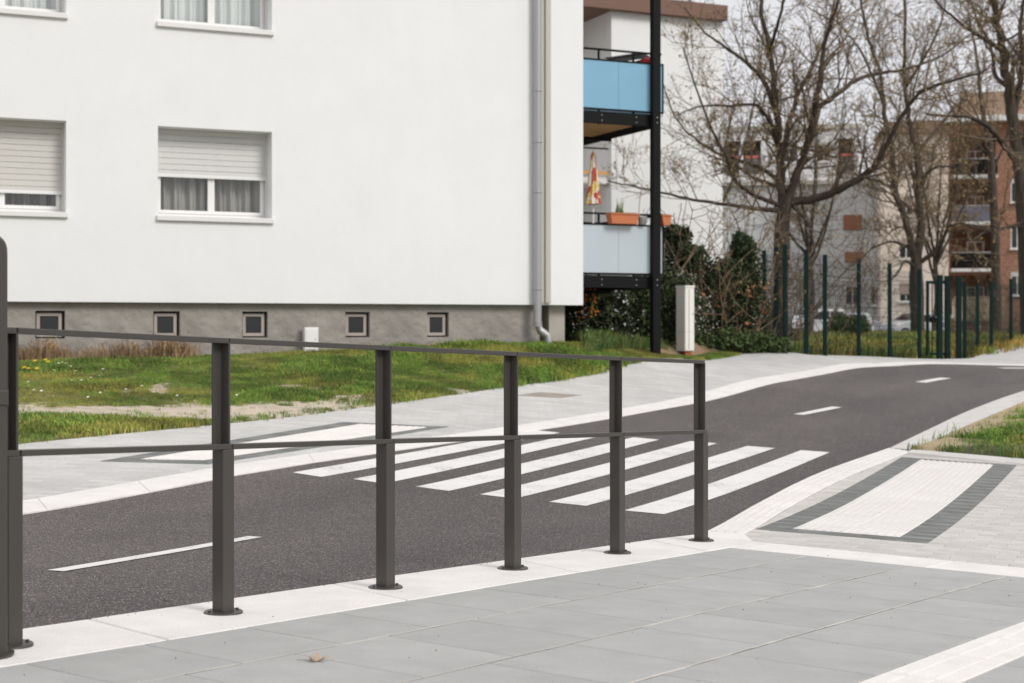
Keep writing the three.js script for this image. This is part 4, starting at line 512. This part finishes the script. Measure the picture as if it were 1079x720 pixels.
{ // brick block
  const b = groupAt('apartment_block', 'orange brick apartment block with stacked balconies at right edge', 27.9, 94, YAWF), texBrick = dataTex(512, 512, (i, j) => { const row = Math.floor(j / 16), u = (i + (row % 2) * 22) % 44, jn = (j % 16 < 2.5 || u < 2.5), k = hash(Math.floor((i + (row % 2) * 22) / 44), row); return jn ? [150, 128, 112] : [S(138 + 40 * k), S(98 + 32 * k), S(80 + 26 * k)]; }, true), brick = std({ map: texBrick, color: rgb(1.1, 1.05, 1.02) }), wins = []; for (let k = 0; k < 4; k++) { wins.push([3.8, 4.6, 1.9 + k * 2.95, 3.4 + k * 2.95, k % 2 ? 0 : .2]); wins.push([5.8, 6.8, 1.9 + k * 2.95, 3.4 + k * 2.95, .3]); }
  const lg = []; for (let k = 0; k < 4; k++) lg.push([.1, 2.9, .65 + k * 2.95 + LB, 3.2 + k * 2.95 + LB]);
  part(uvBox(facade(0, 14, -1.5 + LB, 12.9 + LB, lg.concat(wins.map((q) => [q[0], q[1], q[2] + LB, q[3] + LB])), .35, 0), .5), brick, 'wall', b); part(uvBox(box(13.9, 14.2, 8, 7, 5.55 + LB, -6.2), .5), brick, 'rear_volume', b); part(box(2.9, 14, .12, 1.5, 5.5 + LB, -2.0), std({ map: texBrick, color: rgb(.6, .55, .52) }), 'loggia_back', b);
  part(box(14.4, .35, 1.5, 7, 13.08 + LB, .2), M.sill, 'eave', b); const s = new THREE.Shape(); s.moveTo(0, 13.26 + LB); s.lineTo(14, 13.26 + LB); s.lineTo(13, 14.8 + LB); s.lineTo(1, 14.8 + LB); s.closePath(); part(new THREE.ExtrudeGeometry(s, { depth: 9, bevelEnabled: false }).translate(0, 0, -8.6), std({ color: rgb(.4, .28, .2) }), 'roof', b);
  openings(b, wins, -.02); for (let k = 0; k < 4; k++) { const y = .55 + k * 2.95 + LB; part(box(2.8, .2, 3.2, 1.5, y - .01, -.4), M.sill, 'balcony_floor', b); const r = part(box(2.75, .95, .06, 1.5, y + .58, 1.14), [M.beigeMetal, M.black, std({ color: rgb(.16, .16, .2) }), M.black][k], 'balcony_panel', b); part(box(2.8, .07, .08, 1.5, y + 1.1, 1.14), M.zinc, 'handrail', r); } openings(b, [0, 1, 2, 3].flatMap((k) => [[1.3, 2.4, .95 + k * 2.95, 2.5 + k * 2.95, 0]]), -1.9);
  const f = top(new THREE.Group(), 'board_screen', 'tan wooden screen in front of the brick block', 'fence'); const X = 26.35, D = 88; f.position.set(X, EYE + FAR - .05, -D); f.rotation.y = YAWF; const tan = [0, 1, 2].map((k) => std({ color: rgb(.46 + .04 * k, .35 + .03 * k, .22 + .02 * k), map: texSoil })); for (let k = 0; k < 7; k++) part(cbox(.405, 1.45, .04, .006, .3 + k * .41, 1.75, 0), tan[(k * 5) % 3], 'board', f); for (const x of [.2, 1.6, 2.9]) part(box(.1, 2.5, .1, x, 1.25, -.1), tan[0], 'post', f);
}
// ------------------------------------------------------------ parked cars, far behind the fence
function car(label, X, D, yaw, paint, prof, len, name = 'parked_car') {
  const g = top(new THREE.Group(), name, label, 'car', 'cars parked behind the fence'); g.position.set(X, EYE + FAR - .07, -D); g.rotation.y = yaw;
  const s = new THREE.Shape(); prof.body.forEach((p, i) => i ? s.lineTo(...p) : s.moveTo(...p)); s.closePath(); const W = 1.7; part(new THREE.ExtrudeGeometry(s, { depth: W - .16, bevelEnabled: true, bevelThickness: .08, bevelSize: .06, bevelSegments: 3 }).translate(0, 0, -W / 2 + .08), paint, 'body', g);
  const rubber = std({ color: rgb(.015, .015, .016) }), rim = std({ color: rgb(.5, .5, .52), metalness: .6, roughness: .4 }), red = std({ color: rgb(.5, .02, .02), roughness: .2 }), clear = std({ color: rgb(.75, .75, .75), roughness: .15 });
  for (const q of prof.glass) { const gs = new THREE.Shape(); q.forEach((p, i) => i ? gs.lineTo(...p) : gs.moveTo(...p)); gs.closePath(); part(new THREE.ExtrudeGeometry(gs, { depth: W + .03, bevelEnabled: false }).translate(0, 0, -W / 2 - .015), M.darkGlass, 'side_window', g); }
  for (const [a, c] of [[prof.screen[0], prof.screen[1]], [prof.rear[0], prof.rear[1]]]) { const dx = c[0] - a[0], dy = c[1] - a[1], L = Math.hypot(dx, dy); part(box(L * .86, .02, W - .3, 0, 0, 0).rotateZ(Math.atan2(dy, dx)).translate((a[0] + c[0]) / 2, (a[1] + c[1]) / 2, 0), M.darkGlass, 'windscreen', g); }
  for (const x of [len * .18, len * .81]) for (const z of [-1, 1]) { const w = part(new THREE.CylinderGeometry(.32, .32, .2, 24).rotateX(Math.PI / 2), rubber, 'wheel', g); w.position.set(x, .32, z * (W / 2 - .08)); part(new THREE.CylinderGeometry(.2, .2, .03, 16).rotateX(Math.PI / 2).translate(0, 0, z * .1), rim, 'rim', w); }
  for (const z of [-1, 1]) { part(cbox(.12, .22, .34, .02, prof.tail[0], prof.tail[1], z * (W / 2 - .17)), red, 'tail_light', g); part(cbox(.14, .16, .36, .02, prof.head[0], prof.head[1], z * (W / 2 - .2)), clear, 'headlight', g); part(cbox(.1, .12, .2, .02, prof.mirror[0], prof.mirror[1], z * (W / 2 + .12)), paint, 'mirror', g); }
  part(cbox(.03, .11, .5, .004, prof.tail[0] + .1, .6, 0), M.white, 'number_plate', g); return g; }
const hatch = { body: [[.05, .28], [3.85, .28], [3.9, .6], [3.82, .95], [3.55, 1.42], [3.3, 1.47], [1.9, 1.46], [1.05, .98], [.15, .8], [.02, .55]], glass: [[[1.3, .98], [2.0, 1.38], [2.55, 1.4], [2.55, 1.0]], [[2.63, 1.0], [2.63, 1.4], [3.3, 1.38], [3.45, 1.02]]], screen: [[1.08, 1.06], [1.86, 1.52]], rear: [[3.6, 1.44], [3.87, 1.02]], tail: [3.86, .92], head: [.1, .72], mirror: [1.35, 1.02] };
const suv = { body: [[.05, .32], [4.25, .32], [4.3, .65], [4.22, 1.02], [3.98, 1.55], [3.7, 1.63], [2.0, 1.63], [1.15, 1.1], [.15, .95], [.02, .6]], glass: [[[1.4, 1.1], [2.08, 1.54], [2.75, 1.56], [2.75, 1.12]], [[2.83, 1.12], [2.83, 1.56], [3.65, 1.54], [3.85, 1.14]]], screen: [[1.2, 1.18], [1.96, 1.69]], rear: [[4.03, 1.58], [4.27, 1.1]], tail: [4.27, 1.0], head: [.12, .82], mirror: [1.45, 1.14] };
const carPaint = (r, g, b) => new THREE.MeshPhysicalMaterial({ color: rgb(r, g, b), roughness: .35, clearcoat: .7, clearcoatRoughness: .1 });
car('silver white hatchback parked facing left behind the double-trunk tree', 22.15, 87, .4, carPaint(.62, .64, .66), hatch, 3.9);
car('blue grey estate car parked behind the clipped hedge facing right', 23.2, 92, Math.PI - .35, carPaint(.42, .46, .55), suv, 4.3);
car('white car with its bonnet left of the clipped hedge', 17.6, 86, .5, carPaint(.66, .69, .73), hatch, 3.9);
car('white van-like car glimpsed between the leftmost fence posts', 14.9, 82, .4, carPaint(.7, .71, .74), suv, 4.3);
// ------------------------------------------------------------ trees and shrubs
class Tubes { constructor() { this.p = []; this.u = []; this.i = []; }
  add(pts, r0, r1, n) { const base = this.p.length / 3, m = pts.length; const a = new THREE.Vector3(), b = new THREE.Vector3(), d = new THREE.Vector3(); let L = 0; const ref = new THREE.Vector3(.31, .22, .92);
    for (let k = 0; k < m; k++) { d.copy(pts[Math.min(k + 1, m - 1)]).sub(pts[Math.max(k - 1, 0)]).normalize(); a.crossVectors(d, ref); if (a.lengthSq() < .01) a.crossVectors(d, new THREE.Vector3(1, 0, 0)); a.normalize(); b.crossVectors(d, a); if (k) L += pts[k].distanceTo(pts[k - 1]); const t = k / (m - 1), r = r0 + (r1 - r0) * t;
      for (let j = 0; j <= n; j++) { const q = j / n * 6.2832, c = Math.cos(q) * r, s = Math.sin(q) * r; this.p.push(pts[k].x + a.x * c + b.x * s, pts[k].y + a.y * c + b.y * s, pts[k].z + a.z * c + b.z * s); this.u.push(j / n * Math.max(.2, r * 6.3), L * .5); if (k < m - 1 && j < n) { const v = base + k * (n + 1) + j; this.i.push(v, v + 1, v + n + 1, v + 1, v + n + 2, v + n + 1); } } } }
  build() { const g = new THREE.BufferGeometry(); g.setAttribute('position', new THREE.Float32BufferAttribute(this.p, 3)); g.setAttribute('uv', new THREE.Float32BufferAttribute(this.u, 2)); g.setIndex(this.i); g.computeVertexNormals(); return g; } }
const rv = (s) => new THREE.Vector3(R(-1, 1), R(-1, 1), R(-1, 1)).multiplyScalar(s);
function budCluster(out, p, s) { for (let k = 0; k < 1; k++) { const a = rv(s), b = rv(s), c = rv(s); out.push(p.x + a.x, p.y + a.y, p.z + a.z, p.x + b.x, p.y + b.y, p.z + b.z, p.x + c.x, p.y + c.y, p.z + c.z); } }
function grow(T, buds, p, dir, len, r, level, o) {
  const n = level > 1 ? 5 : 3, pts = [p.clone()]; let d = dir.clone().normalize(), q = p.clone(); const step = len / n;
  for (let k = 0; k < n; k++) { d.add(rv(o.wander)).add(new THREE.Vector3(0, o.up, 0)).normalize(); q = q.clone().addScaledVector(d, step); pts.push(q); }
  T.add(pts, r, Math.max(o.min, r * .35), level > 1 ? 5 : 3);
  if (rnd() < o.bud) budCluster(buds, pts[n], o.budSize);
  if (level <= 0) { for (let k = 1; k < n; k++) if (rnd() < o.bud) budCluster(buds, pts[k].clone().add(rv(.03)), o.budSize); return; }
  const kids = Math.round(o.kids[level] * R(.7, 1.3));
  for (let k = 0; k < kids; k++) { const t = R(.18, 1) * n, i = Math.min(n - 1, Math.floor(t)), s = pts[i].clone().lerp(pts[i + 1], t - i), dd = pts[i + 1].clone().sub(pts[i]).normalize().multiplyScalar(R(.5, 1)).add(rv(.85)).add(new THREE.Vector3(0, .15, 0)); grow(T, buds, s, dd, len * R(.38, .68), Math.max(o.min, r * R(.35, .55)), level - 1, o); }
}
function tree(name, label, trunkPts, r0, r1, limbs, o) {
  const g = top(new THREE.Group(), name, label, 'tree', 'bare spring trees behind the fence'); const b = V(...trunkPts[0]); g.position.copy(b); const loc = (p) => V(...p).sub(b); const smoothPts = (l, n) => new THREE.CatmullRomCurve3(l.map(loc), false, 'centripetal').getPoints(n);
  const t = new Tubes(), tp = smoothPts(trunkPts, 16); t.add(tp, r0, r1, 14); t.add([tp[0].clone().add(new THREE.Vector3(0, -.4, 0)), tp[0].clone().add(new THREE.Vector3(0, .1, 0)), tp[0].clone().add(new THREE.Vector3(0, .5, 0))], r0 * 1.5, r0 * .95, 14); const tg = t.build(), tpos = tg.attributes.position; for (let i = 0; i < tpos.count; i++) { const n = fbm(tpos.getX(i) * 5 + 50, tpos.getY(i) * 1.5 + tpos.getZ(i) * 5 + 50) - .5; tpos.setX(i, tpos.getX(i) * (1 + .0) + n * r0 * .35); } tg.computeVertexNormals(); part(tg, M.bark, 'trunk', g);
  const T = new Tubes(), buds = [];
  for (const [l, a, c] of limbs) { const pts = smoothPts(l, l.length * 5), lt = new Tubes(); pts.forEach((p, i) => { if (i > 1) p.add(rv(a * .25)); }); lt.add(pts, a, c, 9); part(lt.build(), M.bark, 'limb', g); const m = pts.length;
    let len = 0; for (let i = 1; i < m; i++) len += pts[i].distanceTo(pts[i - 1]); const kids = Math.round(len * o.dens);
    for (let k = 0; k < kids; k++) { const f = R(.12, 1), x = f * (m - 1), i = Math.min(m - 2, Math.floor(x)), p = pts[i].clone().lerp(pts[i + 1], x - i), rad = a + (c - a) * f, d = pts[i + 1].clone().sub(pts[i]).normalize().multiplyScalar(R(.3, .9)).add(rv(.9)).add(new THREE.Vector3(0, .22, 0)); grow(T, buds, p, d, o.len * R(.5, 1.15) * (1.1 - .35 * f), Math.max(o.min * 1.5, rad * R(.3, .5)), 2, o); }
  }
  part(T.build(), M.twig, 'twigs', g).userData.kind = 'stuff';
  if (buds.length) { const bg = new THREE.BufferGeometry(); bg.setAttribute('position', new THREE.Float32BufferAttribute(buds, 3)); bg.computeVertexNormals(); part(bg, o.budMat ?? M.bud, 'buds', g).userData.kind = 'stuff'; }
  return g; }
const oT = { wander: .22, up: .05, min: .0045, kids: [0, 4, 5], bud: .55, budSize: .05, dens: 2.7, len: 1.9 };
tree('plane_tree', 'large bare spreading tree with thick forked limbs behind the leftmost fence posts', [[7.7, 42, -.84], [7.67, 42, .62], [7.7, 42, 1.98], [7.72, 42, 2.79], [7.78, 42, 3.28], [7.88, 42, 3.74]], .235, .19, [
  [[[7.75, 42.0, 3.2], [7.7, 42.2, 4.16], [7.7, 42.3, 5.0], [7.6, 42.5, 6.66], [7.49, 42.7, 7.93], [7.27, 42.8, 9.2], [7.13, 43.0, 10.63]], .15, .04],
  [[[7.91, 42.0, 3.6], [8.16, 41.9, 4.4], [8.34, 41.7, 5.06], [8.53, 41.6, 5.93], [8.71, 41.4, 7.08], [8.76, 41.3, 7.8], [9.02, 41.1, 8.71], [9.31, 41.0, 9.87]], .13, .035],
  [[[7.72, 42.0, 4.82], [7.98, 42.3, 5.82], [8.2, 42.7, 6.36], [8.49, 43.0, 7.02], [8.95, 43.3, 7.86], [9.35, 43.7, 8.68], [9.79, 44.0, 10.3]], .085, .025],
  [[[7.9, 42.0, 3.5], [8.81, 41.6, 3.65], [9.39, 41.2, 3.94], [10.02, 40.9, 4.35], [10.24, 40.5, 4.86], [10.56, 40.1, 5.57], [11.03, 39.8, 6.26], [11.94, 39.4, 6.6], [12.58, 39.0, 6.74]], .13, .025],
  [[[8.62, 42.0, 6.2], [9.3, 42.4, 6.6], [9.95, 42.8, 7.1], [10.74, 43.2, 7.39], [11.75, 43.7, 7.63], [12.8, 44.1, 8.05], [13.92, 44.5, 8.84]], .085, .02],
  [[[7.58, 42.4, 6.31], [7.23, 42.3, 7.04], [6.82, 42.6, 7.59], [6.26, 42.9, 8.08], [5.71, 43.2, 8.58], [5.11, 43.5, 9.4]], .08, .018],
  [[[7.66, 42.2, 5.23], [7.19, 41.6, 5.93], [6.78, 41.2, 6.19], [6.11, 40.8, 6.08], [5.21, 40.4, 6.02], [4.44, 40.0, 5.7]], .07, .015],
  [[[7.64, 42.1, 4.15], [7.18, 42.3, 4.51], [6.74, 42.7, 4.73], [6.1, 43.0, 4.99], [5.54, 43.3, 5.4], [4.93, 43.7, 6.06], [4.54, 44.0, 7.18]], .07, .016],
  [[[7.7, 42.0, 3.28], [6.94, 41.4, 3.29], [6.0, 40.8, 3.34], [4.95, 40.2, 3.45], [3.63, 39.6, 3.65], [2.52, 39.0, 3.85]], .075, .016],
  [[[7.7, 42.0, 3.4], [6.87, 41.8, 3.72], [6.29, 41.5, 4.1], [5.99, 41.2, 4.74], [5.61, 41.0, 5.37], [5.13, 40.8, 6.52], [4.7, 40.5, 7.66]], .07, .018],
  [[[7.95, 42.0, 3.47], [8.33, 41.7, 2.98], [8.43, 41.3, 2.48], [8.46, 41.0, 1.98]], .06, .02], [[[7.42, 42.75, 7.8], [7.55, 41.5, 8.65], [7.72, 41.0, 9.87]], .06, .025]], oT);
tree('plane_tree', 'bare double-trunk tree in front of the cream block', [[20.71, 75, -.92], [20.66, 75, 1.11], [20.61, 75, 2.56], [20.61, 75, 3.15]], .37, .32, [
  [[[20.61, 75, 2.9], [20.1, 74.7, 4.92], [19.4, 74.4, 6.87], [19.13, 74.1, 9.23], [18.77, 73.9, 10.24], [18.42, 73.6, 12.48], [17.64, 73.3, 14.8], [17.19, 73, 17.1]], .2, .05],
  [[[20.61, 75, 2.9], [20.93, 75.3, 5.44], [20.87, 75.6, 6.97], [20.85, 75.9, 8.96], [20.63, 76.1, 10.27], [20.41, 76.4, 12.97], [20.49, 76.7, 16.98], [20.67, 77, 19.03]], .24, .05],
  [[[20.8, 75, 3.2], [21.66, 74.6, 3.9], [21.78, 74.2, 4.36], [21.9, 73.8, 4.9], [22.35, 73.4, 5.07], [23.55, 73, 4.85]], .13, .03], [[[20.4, 75, 3.9], [19.44, 75.3, 4.28], [18.55, 75.7, 3.95], [17.9, 76, 3.33]], .08, .02],
  [[[19.35, 74.4, 6.83], [18.13, 73, 7.21], [16.95, 72, 7.34], [16.03, 71, 7.92]], .1, .025], [[[20.85, 75.9, 8.9], [22.01, 76.7, 10.04], [23.45, 77.3, 11.62], [24.66, 78, 12.23]], .12, .025], [[[20.88, 75.6, 6.97], [21.27, 74.9, 7.88], [22.04, 74.3, 8.05], [22.7, 73.6, 7.64]], .1, .025],
  [[[18.65, 73.8, 11.12], [18.31, 74.7, 12.67], [17.74, 75.3, 14.24], [16.67, 76, 15.84]], .1, .025], [[[20.45, 76.3, 12.41], [21.14, 75.3, 13.75], [21.68, 74.7, 15.08], [21.96, 74, 16.85]], .1, .025], [[[20.7, 75, 2.7], [19.9, 74.3, 3.26], [19.25, 73.7, 2.52], [18.6, 73, 2.21]], .09, .025]], { ...oT, min: .008, dens: 1.7, len: 3.2, budSize: .08 });
tree('plane_tree', 'dark bare tree leaning in from the right frame edge', [[18.32, 52, -.7], [18.25, 52, 1.44], [18.12, 52, 3.46], [17.98, 52, 5.13], [17.78, 52, 6.81]], .32, .2, [
  [[[17.8, 52, 6.6], [17.49, 51.8, 8.45], [17.14, 51.5, 9.9], [16.73, 51.2, 11.34], [16.45, 51, 12.6]], .22, .06], [[[17.95, 52, 5.6], [17.24, 51.6, 6.36], [16.52, 51.2, 6.97], [15.83, 50.8, 7.18], [14.79, 50.4, 7.19], [14.03, 50, 7.19]], .13, .025], [[[17.2, 51.5, 9.57], [16.52, 51.2, 9.94], [16.15, 51.4, 10.21], [15.48, 51.6, 10.82], [14.97, 51.8, 11.4], [14.43, 52, 12.18]], .09, .02],
  [[[17.95, 52, 5.3], [18.4, 52.3, 7.53], [18.86, 52.7, 9.62], [18.81, 53, 12.41]], .18, .05], [[[17.71, 52, 7.2], [17.93, 51.7, 9.1], [17.75, 51.3, 10.7], [17.93, 51, 12.27]], .13, .04], [[[18.05, 52, 3.6], [17.28, 51.5, 3.42], [16.45, 51, 3.32], [15.48, 50.5, 3.49]], .09, .02], [[[17.45, 51.8, 8.41], [17.11, 52, 8.82], [17.1, 52.5, 9.92], [16.75, 53, 11.04], [16.4, 53.5, 12.53]], .09, .025]], { ...oT, min: .006, dens: 2.3, len: 2.3, budSize: .06 });
tree('plane_tree', 'slim bare tree in front of the brick block balconies', [[27.69, 84, -1.03], [27.64, 84, 2.33], [27.58, 84, 5.58], [27.42, 84, 8.29], [27.31, 84, 10.46]], .32, .18, [
  [[[27.31, 84, 10.3], [26.93, 84.3, 12.68], [26.77, 84.7, 15.46], [26.32, 85, 18.26]], .17, .04], [[[27.48, 84, 7.75], [26.45, 83.7, 8.26], [25.54, 83.3, 8.87], [24.85, 83, 9.8]], .1, .03], [[[27.58, 84, 5.58], [26.4, 83.5, 5.01], [25.6, 83, 4.34]], .09, .03], [[[27.42, 84, 8.83], [28.35, 84.5, 10.52], [28.85, 85, 12.78]], .1, .03], [[[27.4, 84, 9.5], [26.2, 84.5, 11], [25.2, 85, 13], [24.4, 85, 15.5]], .1, .03]], { ...oT, min: .009, dens: 1.1, len: 3, budSize: .09 });
for (const [lab, X, D, sc, sd] of [['thin bare tree left of the double-trunk tree', 16.2, 80, 1.15, 2], ['thin bare tree between the double-trunk tree and the brick block', 23.6, 82, 1.15, 3], ['thin bare tree behind the wide left limbs over the white wall', 7.6, 60, .95, 4]]) { seed = 1000 + sd * 77; const h = 11 * sc, tp = [[X, D, FAR - .1], [X + .1, D, 1.5 * sc], [X + R(-.2, .2), D, 3.4 * sc]], L = []; for (let k = 0; k < 7; k++) { const a = k / 7 * 6.28 + R(-.3, .3), z0 = R(2, 3.4) * sc, e = R(.5, 1.9) * sc; L.push([[[X, D, z0], [X + Math.cos(a) * e * .5, D + Math.sin(a) * e * .5, z0 + R(1, 2) * sc], [X + Math.cos(a) * e * 1.1, D + Math.sin(a) * e * 1.1, z0 + R(3, 4.4) * sc], [X + Math.cos(a) * e * 1.5, D + Math.sin(a) * e * 1.5, h * R(.75, 1.1)]], .08 * sc, .02]); } tree('young_tree', lab, tp, .17 * sc, .1 * sc, L, { ...oT, min: .008, dens: 1.0, len: 2.5, budSize: .08 }); }
seed = 4242;
// leafless shrubs: many stems from one base
function bareShrub(label, X, D, w, h, n, mat) { const g = top(new THREE.Group(), 'bare_shrub', label, 'shrub', 'leafless shrubs around the fence'); g.position.set(X, gy(X, D) - .05, -D); const T = new Tubes(), buds = []; const o = { wander: .2, up: .04, min: .008, kids: [0, 3, 3], bud: .4, budSize: .04 }; for (let i = 0; i < n; i++) { const a = R(0, 6.28), e = Math.sqrt(rnd()); grow(T, buds, new THREE.Vector3(Math.cos(a) * w * .35 * e, 0, Math.sin(a) * w * .25 * e), new THREE.Vector3(Math.cos(a) * e * w / h * .8, 1, Math.sin(a) * e * .5), h * R(.55, 1), .019, 2, o); } part(T.build(), mat ?? M.twig, 'stems', g).userData.kind = 'stuff'; const bg = new THREE.BufferGeometry(); bg.setAttribute('position', new THREE.Float32BufferAttribute(buds, 3)); bg.computeVertexNormals(); part(bg, M.bud, 'buds', g).userData.kind = 'stuff'; return g; }
bareShrub('leafless brown shrub below the fork of the big tree', 8.9, 46, 3.0, 3.6, 14); bareShrub('leafless scrub rising over the ivy bank by the white wall', 5.6, 33.5, 2.4, 2.8, 18); bareShrub('tangle of pale dry stems hanging over the ivy bush', 4.25, 29.3, 1.5, 2.3, 18, std({ color: rgb(.2, .14, .085) })); bareShrub('low leafless scrub behind the right fence', 19.5, 60, 5, 1.6, 50); bareShrub('leafless shrub at the foot of the big tree', 7.0, 40, 2.4, 3.0, 14); bareShrub('leafless shrub in front of the low grey wing', 16.5, 72, 5, 4.6, 14); bareShrub('tangled leafless shrub before the brick block', 26.6, 80, 4, 4.4, 14);
// leafy masses
function leafMass(root, name, blobs, n, size, cols, seedv) { seed = seedv; const pos = [], col = []; for (let k = 0; k < n; k++) { const b = blobs[Math.floor(rnd() * blobs.length)]; let v; do { v = rv(1); } while (v.lengthSq() > 1 || v.lengthSq() < .12); const q = v.clone(); q.multiplyScalar(1 + .9 * (fbm(v.x * 3 + 9, v.y * 3 + v.z * 3) - .5)); const c = new THREE.Vector3(b[0] + q.x * b[3], b[1] + q.y * b[4], b[2] + q.z * b[5]); if (c.y < 0) continue; const a = rv(1).normalize(), t = rv(1).cross(a).normalize(), s = size * R(.6, 1.3); const p0 = c.clone().addScaledVector(a, s), p1 = c.clone().addScaledVector(t, s * .55), p2 = c.clone().addScaledVector(a, -s * .8), p3 = c.clone().addScaledVector(t, -s * .55); p1.addScaledVector(rv(1), s * .2); for (const p of [p0, p1, p2, p0, p2, p3]) pos.push(p.x, p.y, p.z); const cc = cols[Math.floor(rnd() * cols.length)], kk = R(.7, 1.3); for (let i = 0; i < 6; i++) col.push(cc[0] * kk, cc[1] * kk, cc[2] * kk); }
  const g = new THREE.BufferGeometry(); g.setAttribute('position', new THREE.Float32BufferAttribute(pos, 3)); g.setAttribute('color', new THREE.Float32BufferAttribute(col, 3)); g.computeVertexNormals(); const m = part(g, std({ vertexColors: true, roughness: .95 }), name, root); m.userData.kind = 'stuff'; return m; }
const ivy = [[.03, .05, .018], [.045, .065, .022], [.022, .04, .015], [.06, .075, .03]];
function bush(name, label, X, D, blobs, n, size, cols, sd, group) { const g = top(new THREE.Group(), name, label, 'shrub', group); g.position.set(X, gy(X, D) - .05, -D); leafMass(g, 'foliage', blobs, n, size, cols, sd); const T = new Tubes(), bb = []; for (let i = 0; i < 16; i++) { const b = blobs[i % blobs.length]; grow(T, bb, new THREE.Vector3(b[0] + R(-.3, .3) * b[3], 0, b[2]), new THREE.Vector3(R(-.3, .3), 1, R(-.2, .2)), (b[1] + b[4]) * R(.7, 1.05), .022, 1, { wander: .2, up: .03, min: .006, kids: [0, 5, 4], bud: 0, budSize: .05 }); } part(T.build(), std({ color: rgb(.17, .12, .08) }), 'stems', g); return g; }
{ const big = bush('ivy_bush', 'dense dark ivy bush between the balcony and the green fence', 3.9, 29.4, [[-.9, 1.1, 0, .8, 1.15, .7], [-.1, .9, .1, .9, 1.0, .7], [.6, .85, 0, .6, .95, .55], [-1.0, 2.0, -.2, .55, .45, .5], [.3, 1.5, -.1, .5, .45, .5], [.8, 1.6, -.3, .4, .6, .4], [-.6, 2.35, -.2, .3, .25, .3], [.75, 2.1, -.2, .25, .35, .3], [-.35, 1.9, .3, .3, .3, .3], [.6, .9, 0, .55, 1.0, .5], [.75, 1.5, -.3, .3, .5, .4]], 20000, .046, ivy, 71, 'evergreen shrubs by the balcony');
  leafMass(big, 'dry_leaves', [[.3, 1.1, .65, .7, .8, .2], [.8, .9, .55, .5, .7, .2]], 90, .05, [[.3, .12, .04], [.24, .1, .04]], 73);
  const c = bush('ivy_bush', 'dark evergreen shrub with orange berries below the balconies', 1.9, 27.2, [[-.7, .7, 0, .8, .85, .6], [.3, .75, 0, .8, .85, .6], [1.0, .8, -.1, .6, .9, .5]], 11000, .05, ivy, 72, 'evergreen shrubs by the balcony'); const bg = []; for (let k = 0; k < 46; k++) bg.push(new THREE.SphereGeometry(.022, 6, 5).translate(-.55 + R(-.16, .2), .95 + R(-.3, .25), .62 + R(-.05, .08))); part(merge(bg), std({ color: rgb(.7, .22, .03) }), 'berries', c);
  bush('ivy_bush', 'low leafy ground ivy at the foot of the bank', 4.1, 28.7, [[-.5, .22, 0, .6, .3, .4], [.3, .25, 0, .6, .3, .4], [.9, .2, -.2, .5, .25, .4]], 4200, .045, [[.05, .08, .025], [.07, .1, .03]], 74, 'evergreen shrubs by the balcony');
  const hs = bush('hedge', 'small clipped green hedge block before the blue grey car', 14.2, 62, [[-.5, .55, 0, .55, .6, .5], [.1, .55, 0, .55, .6, .5], [.55, .55, 0, .4, .58, .5], [-.1, .8, 0, .75, .4, .5]], 6500, .06, [[.05, .075, .02], [.07, .095, .025], [.09, .1, .03]], 75);
  bush('hedge', 'small round green bush just behind the leftmost mesh panels', 8.6, 48, [[0, .6, 0, .6, .7, .5], [.3, .4, 0, .5, .5, .4]], 2400, .06, [[.08, .11, .03], [.1, .12, .04]], 76); }
{ // bare bank of earth under the ivy
  const A = [[2.6, 24.6], [3.4, 26.8], [4.1, 28.0], [5.0, 28.85], [5.5, 29.6]], B = [[2.3, 26], [2.9, 28], [3.6, 30], [4.6, 32], [5.8, 34]]; structure(mesh(strip(A, B, 40, 20, (X, D, f) => -.02 + .26 * smooth(0, .6, f) * smooth(24.5, 27.5, D) + .1 * (fbm(X * 2.5, D * 2.5) - .5) * smooth(0, .2, f), (X, D) => { const f = fbm(X * 3, D * 3), q = smooth(.45, .6, fbm(X * 1.6 + 8, D * 1.6)); return [.3 * (1 - q) + .12 * q + .1 * f, .2 * (1 - q) + .11 * q + .06 * f, .12 * (1 - q) + .05 * q + .03 * f]; }), lawnMat), 'earth_bank', 'bare brown earth bank under the ivy bush'); }

{ // loose grit lying on the paving and along the kerbs
  seed = 909; const spots = []; for (let k = 0; k < 90; k++) { const t = R(1.2, 7.2), s = R(-4.3, -1.3), p = ts(t, s); spots.push([p[0], p[1], R(.6, 1.6)]); } for (let k = 0; k < 160; k++) { const i = Math.floor(R(2, 7)), f = rnd(), a = roadR[i], b = roadR[i + 1]; spots.push([a[0] + (b[0] - a[0]) * f + R(-.12, .05), a[1] + (b[1] - a[1]) * f + R(-.05, .1), R(.6, 1.8)]); }
  const m = new THREE.InstancedMesh(new THREE.IcosahedronGeometry(.0021, 0), std({ color: rgb(1, 1, 1) }), spots.length), o = new THREE.Object3D(), c = new THREE.Color(); spots.forEach(([X, D, s], i) => { o.position.set(X, gy(X, D) + .003, -D); o.rotation.set(R(0, 6), R(0, 6), R(0, 6)); o.scale.set(s, s * .6, s); o.updateMatrix(); m.setMatrixAt(i, o.matrix); const k = R(.05, .4); m.setColorAt(i, c.setRGB(k, k * .85, k * .68)); }); shadows(m); m.name = 'loose_grit'; m.userData = { label: 'fine loose grit scattered over the paving and kerb', category: 'grit', kind: 'stuff' }; scene.add(m); }
renderer.render(scene, camera);
